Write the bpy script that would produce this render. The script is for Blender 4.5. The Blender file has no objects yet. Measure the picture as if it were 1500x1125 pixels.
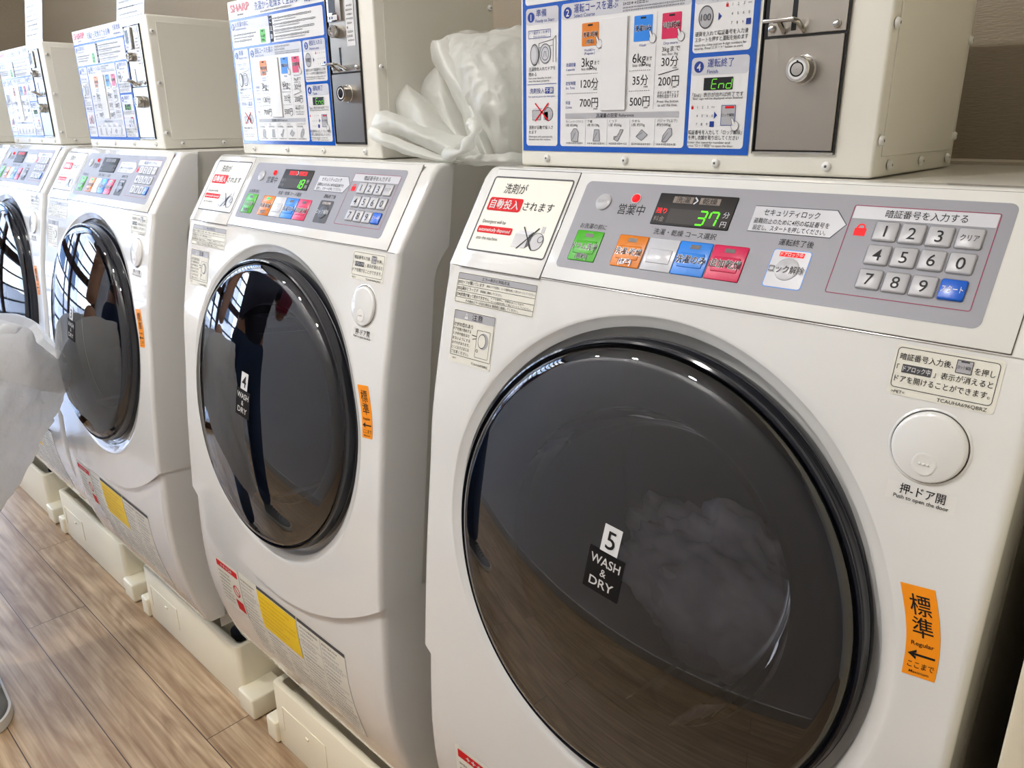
import bpy, bmesh, math, random
from mathutils import Vector, Matrix, noise

# ------------------------------------------------------------------ camera, sky, lights, exposure
SC = bpy.context.scene
COL = SC.collection
FLOOR = -1.217                      # floor, measured from the machine tops; world z = z - FLOOR
cam_d = bpy.data.cameras.new('camera'); cam = bpy.data.objects.new('camera', cam_d); COL.objects.link(cam)
cam_d.sensor_width = 36; cam_d.lens = 1124.047 / 1500 * 36; cam_d.clip_start = .02
_r = math.radians
cam.matrix_world = Matrix.Translation((.6519, -.7058, .0492 - FLOOR)) @ Matrix.Rotation(_r(43.5685), 4, 'Z') @ Matrix.Rotation(_r(71.1753), 4, 'X') @ Matrix.Rotation(_r(-.6023), 4, 'Z')
SC.camera = cam
SC.view_settings.view_transform = 'Standard'; SC.view_settings.look = 'None'
SC.view_settings.gamma = 1; SC.view_settings.use_curve_mapping = False
SC.view_settings.exposure = 0.28
ROOM_X0, ROOM_X1, ROOM_Y0, ROOM_Y1, CEIL = -2.85, 1.9, -1.42, .38, 2.55

def world():
    w = bpy.data.worlds.new('sky'); SC.world = w; w.use_nodes = True
    nt = w.node_tree; nt.nodes.clear()
    out = nt.nodes.new('ShaderNodeOutputWorld'); bg = nt.nodes.new('ShaderNodeBackground')
    tc = nt.nodes.new('ShaderNodeTexCoord'); sep = nt.nodes.new('ShaderNodeSeparateXYZ')
    ramp = nt.nodes.new('ShaderNodeValToRGB'); nz = nt.nodes.new('ShaderNodeTexNoise'); mix = nt.nodes.new('ShaderNodeMix'); mix.data_type = 'RGBA'
    cl = nt.nodes.new('ShaderNodeValToRGB')
    nt.links.new(tc.outputs['Generated'], sep.inputs[0]); nt.links.new(sep.outputs['Z'], ramp.inputs[0])
    ramp.color_ramp.elements[0].position = 0.0; ramp.color_ramp.elements[0].color = (.62, .80, 1, 1)
    ramp.color_ramp.elements[1].position = .6; ramp.color_ramp.elements[1].color = (.12, .32, .85, 1)
    nz.inputs['Scale'].default_value = 5; nz.inputs['Detail'].default_value = 4
    nt.links.new(tc.outputs['Generated'], nz.inputs['Vector'])
    cl.color_ramp.elements[0].position = .45; cl.color_ramp.elements[1].position = .62
    nt.links.new(nz.outputs['Fac'], cl.inputs[0]); nt.links.new(cl.outputs['Color'], mix.inputs[0])
    nt.links.new(ramp.outputs['Color'], mix.inputs[6]); mix.inputs[7].default_value = (1, 1, 1, 1)
    nt.links.new(mix.outputs[2], bg.inputs['Color']); bg.inputs['Strength'].default_value = 8.5
    nt.links.new(bg.outputs[0], out.inputs[0])
world()
# daylight comes in through the glazed shop front at the far left end (portal: helps the renderer find that opening)
_pl = bpy.data.lights.new('shop_window_portal', 'AREA'); _pl.shape = 'RECTANGLE'; _pl.size = CEIL; _pl.size_y = -ROOM_Y0; _pl.cycles.is_portal = True
_po = bpy.data.objects.new('shop_window_portal', _pl); _po.location = (ROOM_X0 + .06, ROOM_Y0 / 2, CEIL / 2); _po.rotation_euler = (0, _r(-90), 0); COL.objects.link(_po)
_sl = bpy.data.lights.new('sun', 'SUN'); _sl.energy = 6; _sl.angle = .01; _sl.color = (1, .96, .9)   # behind the shop: lights the street and the fronts across it
_so = bpy.data.objects.new('sun', _sl); _so.rotation_euler = (0, _r(48), _r(12)); COL.objects.link(_so)
LAMP_SPOTS = [(x, -1.18) for x in (-1.75, -.95, -.1)]
LAMP_POWER = 12.0

# ------------------------------------------------------------------ materials
def lin(c): return tuple((v / 255 / 12.92) if v / 255 <= .04045 else ((v / 255 + .055) / 1.055) ** 2.4 for v in c)
MATS = {}
def mat(name, rgb, rough=.4, metal=0, emit=0, spec=.5, trans=0, coat=0):
    if name in MATS: return MATS[name]
    m = bpy.data.materials.new(name); m.use_nodes = True
    b = m.node_tree.nodes['Principled BSDF']; c = lin(rgb) + (1,)
    b.inputs['Base Color'].default_value = c; b.inputs['Roughness'].default_value = rough; b.inputs['Metallic'].default_value = metal
    b.inputs['Specular IOR Level'].default_value = spec; b.inputs['Coat Weight'].default_value = coat; b.inputs['Coat Roughness'].default_value = .05
    if emit and emit < 5: b.inputs['Base Color'].default_value = tuple(v * .25 for v in c[:3]) + (1,); b.inputs['Specular IOR Level'].default_value = .1
    if emit: b.inputs['Emission Color'].default_value = c; b.inputs['Emission Strength'].default_value = emit
    MATS[name] = m; return m
def bump(m, scale, strength, dist=.001, detail=2, vec=None):
    nt = m.node_tree; b = nt.nodes['Principled BSDF']
    tc = nt.nodes.new('ShaderNodeTexCoord'); mp = nt.nodes.new('ShaderNodeMapping'); n = nt.nodes.new('ShaderNodeTexNoise'); bp = nt.nodes.new('ShaderNodeBump')
    if vec: mp.inputs['Scale'].default_value = vec
    n.inputs['Scale'].default_value = scale; n.inputs['Detail'].default_value = detail
    bp.inputs['Strength'].default_value = strength; bp.inputs['Distance'].default_value = dist
    nt.links.new(tc.outputs['Object'], mp.inputs[0]); nt.links.new(mp.outputs[0], n.inputs['Vector']); nt.links.new(n.outputs['Fac'], bp.inputs['Height']); nt.links.new(bp.outputs[0], b.inputs['Normal'])
    return n
def tint_noise(m, scale, c1, c2, vec=None, lo=.35, hi=.65, detail=3):
    nt = m.node_tree; b = nt.nodes['Principled BSDF']
    tc = nt.nodes.new('ShaderNodeTexCoord'); mp = nt.nodes.new('ShaderNodeMapping'); n = nt.nodes.new('ShaderNodeTexNoise'); r = nt.nodes.new('ShaderNodeValToRGB')
    if vec: mp.inputs['Scale'].default_value = vec
    n.inputs['Scale'].default_value = scale; n.inputs['Detail'].default_value = detail
    r.color_ramp.elements[0].position = lo; r.color_ramp.elements[0].color = lin(c1) + (1,); r.color_ramp.elements[1].position = hi; r.color_ramp.elements[1].color = lin(c2) + (1,)
    nt.links.new(tc.outputs['Object'], mp.inputs[0]); nt.links.new(mp.outputs[0], n.inputs['Vector']); nt.links.new(n.outputs['Fac'], r.inputs[0]); nt.links.new(r.outputs[0], b.inputs['Base Color'])

W = mat('white_plastic', (224, 224, 221), .16, coat=.8); bump(W, 11, .09, .01, 1)
tint_noise(W, 3, (223, 223, 220), (227, 227, 224))
W2 = mat('matt_white_plastic', (222, 221, 217), .3)
CABW = mat('cabinet_enamel', (205, 202, 194), .3)
CREAM = mat('cream_plastic', (251, 243, 217), .35); bump(CREAM, 40, .05)
BOXP = mat('cream_painted_steel', (229, 227, 217), .3); bump(BOXP, 180, .06, .0006)
GAP = mat('seam_shadow_gap', (70, 68, 64), .6)
STEEL = mat('brushed_steel', (176, 170, 160), .3, 1); bump(STEEL, 60, .12, .001, 3, (12, 1, .6))
CHROME = mat('chrome', (205, 203, 198), .12, 1)
BLACKP = mat('black_plastic', (22, 22, 24), .25)
RIM = mat('door_rim_black', (16, 18, 28), .1, coat=.3)
DARKP = mat('dark_grey_plastic', (48, 50, 58), .35)
DRUM = mat('drum_steel', (96, 96, 98), .4, .8)
# printing inks and label stocks
K = mat('ink_black', (28, 27, 30), .5, spec=.25); GREY = mat('ink_grey', (172, 172, 176), .25); LGREY = mat('ink_light_grey', (196, 197, 203), .25); DGREY = mat('ink_dark_grey', (72, 72, 76), .5, spec=.3)
MGREY = mat('ink_mid_grey', (120, 120, 124), .5, spec=.2); PW = mat('label_white', (222, 222, 222), .14); LAB = mat('label_cream', (226, 224, 212), .4)
BLUE = mat('ink_blue', (24, 84, 176), .14); NAVY = mat('ink_navy', (34, 60, 140), .2); RED = mat('ink_red', (206, 18, 28), .5, spec=.15); PINK = mat('ink_crimson', (204, 28, 82), .3)
GREEN = mat('ink_green', (70, 172, 32), .3); ORANGE = mat('ink_orange', (214, 122, 22), .3); SKYB = mat('ink_bright_blue', (36, 128, 222), .3)
MAROON = mat('ink_maroon', (150, 50, 82), .5, spec=.2); ORL = mat('label_orange', (250, 150, 10), .35); YEL = mat('label_yellow', (246, 208, 8), .45); YINK = mat('ink_ochre', (206, 160, 10), .5)
SILV = mat('silver_film', (138, 138, 145), .45, .08, spec=.35); bump(SILV, 900, .05, .0003)
KEYC = mat('key_silver', (176, 176, 180), .3); KEYB = mat('key_blue', (20, 92, 200), .25)
SCREEN = mat('display_black', (34, 31, 30), .5, spec=.25); SCR2 = mat('display_window', (58, 54, 52), .5, spec=.25); DIMB = mat('display_dim_brown', (110, 96, 84), .35)
LEDG = mat('segment_green', (100, 255, 40), .4, emit=1.1); LEDR = mat('led_red', (255, 36, 40), .4, emit=1.0); LEDC = mat('led_green', (60, 255, 130), .4, emit=1.0); LOGOR = mat('logo_red', (206, 30, 42), .2)
DIMSEG = mat('unlit_lamp', (58, 44, 40), .35); WASHD = mat('sticker_black', (24, 22, 22), .6, spec=.15); SILVINK = mat('ink_silver', (205, 203, 200), .35)

def glass_mat(name, tint, ior, rough=.01):
    m = bpy.data.materials.new(name); m.use_nodes = True; nt = m.node_tree; nt.nodes.clear()
    o = nt.nodes.new('ShaderNodeOutputMaterial'); mx = nt.nodes.new('ShaderNodeMixShader'); fr = nt.nodes.new('ShaderNodeFresnel'); g = nt.nodes.new('ShaderNodeBsdfGlossy'); t = nt.nodes.new('ShaderNodeBsdfTransparent')
    fr.inputs['IOR'].default_value = ior; g.inputs['Roughness'].default_value = rough; g.inputs['Color'].default_value = (1, 1, 1, 1); t.inputs['Color'].default_value = tint + (1,)
    nt.links.new(fr.outputs[0], mx.inputs[0]); nt.links.new(t.outputs[0], mx.inputs[1]); nt.links.new(g.outputs[0], mx.inputs[2]); nt.links.new(mx.outputs[0], o.inputs[0])
    MATS[name] = m; return m
DGLASS = glass_mat('tinted_door_glass', (.66, .69, .75), 1.85)
BOWL = glass_mat('bowl_glass', (.93, .94, .95), 1.13)
PANE = glass_mat('window_glass', (.95, .97, .98), 1.45)

def film_mat(name, rgb, transp, rough=.3, tl=.4):
    m = bpy.data.materials.new(name); m.use_nodes = True; nt = m.node_tree; b = nt.nodes['Principled BSDF']; out = nt.nodes['Material Output']
    b.inputs['Base Color'].default_value = lin(rgb) + (1,); b.inputs['Roughness'].default_value = rough
    tr = nt.nodes.new('ShaderNodeBsdfTranslucent'); tr.inputs['Color'].default_value = lin(rgb) + (1,)
    tp = nt.nodes.new('ShaderNodeBsdfTransparent'); a = nt.nodes.new('ShaderNodeMixShader'); c = nt.nodes.new('ShaderNodeMixShader')
    a.inputs[0].default_value = tl; c.inputs[0].default_value = transp
    nt.links.new(b.outputs[0], a.inputs[1]); nt.links.new(tr.outputs[0], a.inputs[2]); nt.links.new(a.outputs[0], c.inputs[1]); nt.links.new(tp.outputs[0], c.inputs[2]); nt.links.new(c.outputs[0], out.inputs[0])
    tc = nt.nodes.new('ShaderNodeTexCoord'); n = nt.nodes.new('ShaderNodeTexNoise'); n.inputs['Scale'].default_value = 22; n.inputs['Detail'].default_value = 3; bp = nt.nodes.new('ShaderNodeBump'); bp.inputs['Strength'].default_value = .5; bp.inputs['Distance'].default_value = .014
    nt.links.new(tc.outputs['Object'], n.inputs['Vector']); nt.links.new(n.outputs['Fac'], bp.inputs['Height']); nt.links.new(bp.outputs[0], b.inputs['Normal']); nt.links.new(bp.outputs[0], tr.inputs['Normal'])
    MATS[name] = m; return m
FILM = film_mat('white_bag_film', (240, 241, 236), .22, .3)
FILM2 = film_mat('laundry_bag_fabric', (250, 250, 249), .0, .5, .5)

# ------------------------------------------------------------------ mesh builder
class MB:
    def __init__(s): s.v = []; s.f = []; s.mi = []; s.mats = []
    def m(s, mt):
        if mt not in s.mats: s.mats.append(mt)
        return s.mats.index(mt)
    def add(s, vs, fs, mt):
        b = len(s.v); s.v += [tuple(p) for p in vs]; i = s.m(mt)
        for f in fs: s.f.append([b + k for k in f]); s.mi.append(i)
    def grid(s, rows, mt, closed=False):
        n = len(rows[0]); vs = [p for r in rows for p in r]; fs = []
        for i in range(len(rows) - 1):
            for j in range(n if closed else n - 1):
                k = (j + 1) % n; fs.append((i * n + j, i * n + k, (i + 1) * n + k, (i + 1) * n + j))
        s.add(vs, fs, mt)
    def lathe(s, prof, fn, mt, n=96, cap=False):
        rows = [[fn(r * math.cos(2 * math.pi * k / n), r * math.sin(2 * math.pi * k / n), w) for k in range(n)] for r, w in prof]
        s.grid(rows, mt, True)
        if cap: s.add(rows[-1], [tuple(range(n))], mt)
    def box(s, x0, x1, y0, y1, z0, z1, mt, bev=0, seg=2, fn=None):
        bm = bmesh.new(); bmesh.ops.create_cube(bm, size=1)
        for v in bm.verts: v.co = Vector((x0 + (v.co.x + .5) * (x1 - x0), y0 + (v.co.y + .5) * (y1 - y0), z0 + (v.co.z + .5) * (z1 - z0)))
        if bev: bmesh.ops.bevel(bm, geom=bm.edges[:], offset=bev, segments=seg, affect='EDGES', profile=.5)
        bm.verts.index_update(); bm.verts.ensure_lookup_table()
        s.add([fn(*v.co) if fn else v.co for v in bm.verts], [[v.index for v in f.verts] for f in bm.faces], mt); bm.free()
    def tube(s, pts, r, mt, n=12, caps=True):
        pts = [Vector(p) for p in pts]; rows = []
        rs = r if isinstance(r, (list, tuple)) else [r] * len(pts)
        for i, p in enumerate(pts):
            t = (pts[min(i + 1, len(pts) - 1)] - pts[max(i - 1, 0)]).normalized()
            a = t.cross(Vector((0, 0, 1)) if abs(t.z) < .9 else Vector((1, 0, 0))).normalized(); b = t.cross(a)
            rows.append([p + (a * math.cos(2 * math.pi * k / n) + b * math.sin(2 * math.pi * k / n)) * rs[i] for k in range(n)])
        s.grid(rows, mt, True)
        if caps: s.add(rows[0], [tuple(range(n))], mt); s.add(rows[-1], [tuple(range(n))], mt)
    def build(s, name, parent=None, angle=35, fix=True, loc=None):
        me = bpy.data.meshes.new(name); me.from_pydata(s.v, [], s.f)
        for m_ in s.mats: me.materials.append(m_)
        me.polygons.foreach_set('material_index', s.mi)
        me.validate()
        if fix:
            bm = bmesh.new(); bm.from_mesh(me); bmesh.ops.remove_doubles(bm, verts=bm.verts, dist=1e-6); bmesh.ops.recalc_face_normals(bm, faces=bm.faces); bm.to_mesh(me); bm.free()
        me.polygons.foreach_set('use_smooth', [True] * len(me.polygons)); me.set_sharp_from_angle(angle=_r(angle)); me.update()
        o = bpy.data.objects.new(name, me); COL.objects.link(o)
        if parent: o.parent = parent
        if loc: o.location = loc
        return o
def empty(name, loc, rz=0):
    o = bpy.data.objects.new(name, None); o.location = loc; o.rotation_euler = (0, 0, rz); o.empty_display_size = .1; COL.objects.link(o); return o
def tag(o, label=None, cat=None, group=None, kind=None):
    for k_, v_ in (('label', label), ('category', cat), ('group', group), ('kind', kind)):
        if v_: o[k_] = v_
    return o

# ------------------------------------------------------------------ printing: flat shapes and lettering laid on a surface
_tc = {}
def text_geo(s, bold=0):
    k_ = (s, bold)
    if k_ not in _tc:
        cu = bpy.data.curves.new('t', 'FONT'); cu.body = s; cu.resolution_u = 3; cu.offset = bold; cu.fill_mode = 'FRONT'
        ob = bpy.data.objects.new('t', cu); COL.objects.link(ob); bpy.context.view_layer.update()
        me = bpy.data.meshes.new_from_object(ob.evaluated_get(bpy.context.evaluated_depsgraph_get()))
        vs = [(v.co.x, v.co.y) for v in me.vertices]; fs = [tuple(p.vertices) for p in me.polygons]
        bpy.data.objects.remove(ob); bpy.data.curves.remove(cu); bpy.data.meshes.remove(me)
        xs = [p[0] for p in vs] or [0, 1]
        _tc[k_] = (vs, fs, min(xs), max(xs))
    return _tc[k_]
class Canvas:
    def __init__(s, mb, fn): s.mb = mb; s.fn = fn; s.rnd = random.Random(5)
    def poly(s, pts, mt, h): s.mb.add([s.fn(u, v, h) for u, v in pts], [tuple(range(len(pts)))], mt)
    def rect(s, u0, v0, u1, v1, mt, h, nu=1, nv=1):
        s.mb.grid([[s.fn(u0 + (u1 - u0) * i / nu, v0 + (v1 - v0) * j / nv, h) for i in range(nu + 1)] for j in range(nv + 1)], mt)
    def _rr(s, u0, v0, u1, v1, r, n=5):
        if u0 > u1: u0, u1 = u1, u0
        if v0 > v1: v0, v1 = v1, v0
        out = []
        for cx, cy, a0 in ((u1 - r, v1 - r, 0), (u0 + r, v1 - r, 90), (u0 + r, v0 + r, 180), (u1 - r, v0 + r, 270)):
            out += [(cx + r * math.cos(_r(a0 + 90 * k / n)), cy + r * math.sin(_r(a0 + 90 * k / n))) for k in range(n + 1)]
        return out
    def rrect(s, u0, v0, u1, v1, r, mt, h):
        if v0 > v1: v0, v1 = v1, v0
        p = s._rr(u0, v0, u1, v1, r); n = len(p); hf = n // 2
        # strips between the left and the right side keep it on a curved surface
        rows = {}
        right = sorted([q for q in p if q[0] > (u0 + u1) / 2], key=lambda q: q[1]); left = sorted([q for q in p if q[0] <= (u0 + u1) / 2], key=lambda q: q[1])
        extra = 6 if v1 - v0 > .02 else 1
        def fill(a):
            o = []
            for i, q in enumerate(a[:-1]):
                o.append(q)
                if a[i + 1][1] - q[1] > (v1 - v0) * .3:
                    o += [(q[0] + (a[i + 1][0] - q[0]) * t / extra, q[1] + (a[i + 1][1] - q[1]) * t / extra) for t in range(1, extra)]
            return o + [a[-1]]
        right, left = fill(right), fill(left)
        s.mb.grid([[s.fn(l[0], l[1], h), s.fn(q[0], q[1], h)] for l, q in zip(left, right)], mt)
    def frame(s, u0, v0, u1, v1, r, w, mt, h):
        a = s._rr(u0, v0, u1, v1, r); b = s._rr(min(u0, u1) + w, min(v0, v1) + w, max(u0, u1) - w, max(v0, v1) - w, max(r - w, .0002))
        def sub(p):
            o = []
            for i, q in enumerate(p):
                t = p[(i + 1) % len(p)]; o += [(q[0] + (t[0] - q[0]) * k / 4, q[1] + (t[1] - q[1]) * k / 4) for k in range(4)]
            return o
        s.mb.grid([[s.fn(u, v, h) for u, v in sub(a)], [s.fn(u, v, h) for u, v in sub(b)]], mt, True)
    def disc(s, u, v, r, mt, h, n=28, ry=None): s.poly([(u + r * math.cos(2 * math.pi * k / n), v + (ry or r) * math.sin(2 * math.pi * k / n)) for k in range(n)], mt, h)
    def ring(s, u, v, r, w, mt, h, n=36, ry=None):
        q = (ry or r) / r
        s.mb.grid([[s.fn(u + (r - d) * math.cos(2 * math.pi * k / n), v + q * (r - d) * math.sin(2 * math.pi * k / n), h) for k in range(n)] for d in (0, w)], mt, True)
    def stroke(s, pts, w, mt, h):
        for (a, b), (c, d) in zip(pts, pts[1:]):
            L = math.hypot(c - a, d - b) or 1; nx, ny = -(d - b) / L * w / 2, (c - a) / L * w / 2
            s.poly([(a + nx, b + ny), (a - nx, b - ny), (c - nx, d - ny), (c + nx, d + ny)], mt, h)
    def text(s, t, u, v, size, mt, h, al='c', w=None, bold=0, rot=0):
        vs, fs, x0, x1 = text_geo(t, bold)
        sx = size if w is None else w / max(x1 - x0, 1e-6)
        off = {'l': 0, 'c': -.5, 'r': -1}[al] * (x1 - x0) * sx; ca, sa = math.cos(rot), math.sin(rot); out = []
        for x, y in vs:
            a, b = (x - x0) * sx + off, (y - .36) * size
            out.append(s.fn(u + a * ca - b * sa, v + a * sa + b * ca, h))
        s.mb.add(out, fs, mt)
    def dashes(s, u0, u1, v, hh, mt, h, fill=1.0):
        u = u0; end = u0 + (u1 - u0) * fill
        while u < end:
            L = hh * s.rnd.uniform(.7, 1.5); k_ = s.rnd.random()
            e = min(u + L * .78, end)
            if k_ < .5: s.rect(u, v - hh * .42, e, v - hh * .14, mt, h); s.rect(u, v + hh * .12, e, v + hh * .38, mt, h)
            else: s.rect(u, v - hh * .1, e, v + hh * .1, mt, h); s.rect(u + (e - u) * .35, v - hh * .42, u + (e - u) * .62, v + hh * .42, mt, h)
            u += L

# ------------------------------------------------------------------ the machine's own shape (x across, y depth, z from its top)
ZO = 1.10
PTS = [(0, -.0400), (-.0116, -.0487), (-.105, -.1083), (-.145, -.1190), (-.176, -.1258), (-.278, -.1465), (-.349, -.1545), (-.45, -.1660), (-.55, -.1745), (-.65, -.1810), (-.73, -.1825), (-.81, -.1756), (-.8985, -.1550), (-1.0, -.12)]
def front(z):
    P = PTS
    if z >= -.105:
        return -.04126 + z * .653
    for i in range(2, len(P) - 1):
        if z >= P[i + 1][0]:
            z0, y0 = P[i]; z1, y1 = P[i + 1]; t = (z - z0) / (z1 - z0); d = z1 - z0
            m0 = (y1 - P[i - 1][1]) / (z1 - P[i - 1][0]) if i > 2 else (y1 - y0) / d
            m1 = (P[i + 2][1] - y0) / (P[i + 2][0] - z0) if i + 2 < len(P) else (y1 - y0) / d
            return (2 * t**3 - 3 * t**2 + 1) * y0 + (t**3 - 2 * t**2 + t) * d * m0 + (-2 * t**3 + 3 * t**2) * y1 + (t**3 - t**2) * d * m1
    return P[-1][1]
def F(x, z, h=0): return (x, front(z) - h, z + ZO)
def PNL(u, v, h=0):                                     # control panel plane, v = minus the distance down the slope
    s_ = -v; return (u, -.04126 - .5467 * s_ - .8373 * h, ZO - .8373 * s_ + .5467 * h)
TILT = _r(7.4); DC = (0, -.1640, -.367)
def DR(u, v, w):                                        # door frame: u right, v up, w outwards
    return (DC[0] + u, DC[1] + v * math.sin(TILT) - w * math.cos(TILT), ZO + DC[2] + v * math.cos(TILT) + w * math.sin(TILT))
def dome(r): return .010 + .024 * (1 - (r / .2085) ** 2) if r < .2085 else .010 - .012 * ((r - .2085) / .013) ** 1.5
def DS(u, v, h=0): return DR(u, v, dome(math.hypot(u, v)) + h)
EX, ER = .289, .008
def edge(ax): return 0 if ax < EX else ER - math.sqrt(max(ER**2 - (ax - EX)**2, 0))
def smile(x): return -.696 + .106 * (abs(x) / .30) ** 2
def yrear(z):
    if z > -.112: return -.013 + .13 * z
    if z > -.14: return -.0276 - .026 * min(1, ((-.112 - z) / .028)) ** .5
    return -.0536 + (z + .14) * .11

def build_fascia(root):
    mb = MB()
    hc, hr = -.3725, .25
    out = []
    n = 36
    for i in range(n): out.append((-EX + 2 * EX * i / n, -.105))
    for i in range(n): out.append((EX, -.105 + (smile(EX) + .105) * i / n))
    for i in range(n): x = EX - 2 * EX * i / n; out.append((x, smile(x)))
    for i in range(n): out.append((-EX, smile(EX) + (-.105 - smile(EX)) * i / n))
    rings = []
    for t in [k / 12 * .95 for k in range(13)] + [.985, 1]:
        row = []
        for x, z in out:
            a = math.atan2(z - hc, x); hx, hz = hr * math.cos(a), hc + hr * math.sin(a)
            row.append(F(hx + (x - hx) * t, hz + (z - hz) * t))
        rings.append(row)
    mb.grid(rings, W, True)
    # the dished ring round the door
    rows = []
    for r, d in ((.25, 0), (.2495, .0002), (.2488, .0005), (.2470, .0014), (.2430, .0028), (.2390, .0040), (.2375, .0046), (.2367, .0060), (.2360, .0125), (.2330, .0150), (.222, .0165), (.17, .036)):
        row = []
        for x, z in out:
            a = math.atan2(z - hc, x); q = (r, a)
            zz = hc + (DC[2] - hc) * min(1, d / .03) + r * math.sin(a)
            xo, zo = hr * math.cos(a), hc + hr * math.sin(a)
            row.append((r * math.cos(a), front(zo) + d, zz + ZO))
        rows.append(row)
    mb.grid(rows, W, True)
    xs = [EX + ER * math.sin(_r(a)) for a in (0, 15, 30, 45, 60, 75, 90)]
    for sg in (-1, 1):
        zs = [-.105 + (smile(EX) + .105) * i / n for i in range(n + 1)]
        cols = []
        for z in zs:
            row = [(sg * x, front(z) + edge(x), (smile(x) if z == zs[-1] else z) + ZO) for x in xs]
            row.append((sg * .297, yrear(z), z + ZO)); row.append((sg * .2905, yrear(z) + .002, z + ZO)); cols.append(row)
        mb.grid(cols, W)
    # sloping upper part and the roll over the top edge
    allx = [-x for x in xs[::-1]] + [-.2, -.1, 0, .1, .2] + xs
    prof = [(-.012, -.0000), (-.030, 0), (-.0345, -.0006), (-.0385, -.0025), (-.0425, -.0060)] + [(front(z), z) for z in (-.012, -.03, -.06, -.09, -.1)] + [(front(-.105), -.105)]
    cols = []
    for y, z in prof:
        row = []
        for x in allx:
            dz = edge(abs(x)) * .6 if z > -.004 else edge(abs(x)) * .25
            row.append((x, min(y + edge(abs(x)) * .85, -.012 if z > -.004 else 9), z - dz * (1 if z > -.09 else 0) + ZO))
        cols.append(row)
    mb.grid(cols, W)
    for sg in (-1, 1):
        c = []
        for (y, z), row in zip(prof, cols):
            p = row[-1] if sg > 0 else row[0]; yr = max(yrear(z), p[1] + .0005); c.append([p, (sg * .297, yr, p[2]), (sg * .2905, yr + .002, p[2])])
        mb.grid(c, W)
    # under-lip along the curved lower edge
    lo = [(-.297 + .594 * i / 48) for i in range(49)]
    mb.grid([[(x, front(smile(x)) + edge(abs(x)), smile(x) + ZO) for x in lo], [(x, front(smile(x)) + edge(abs(x)) + .014, smile(x) - .001 + ZO) for x in lo]], W)
    return mb.build('front_cover', root, 40)

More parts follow.
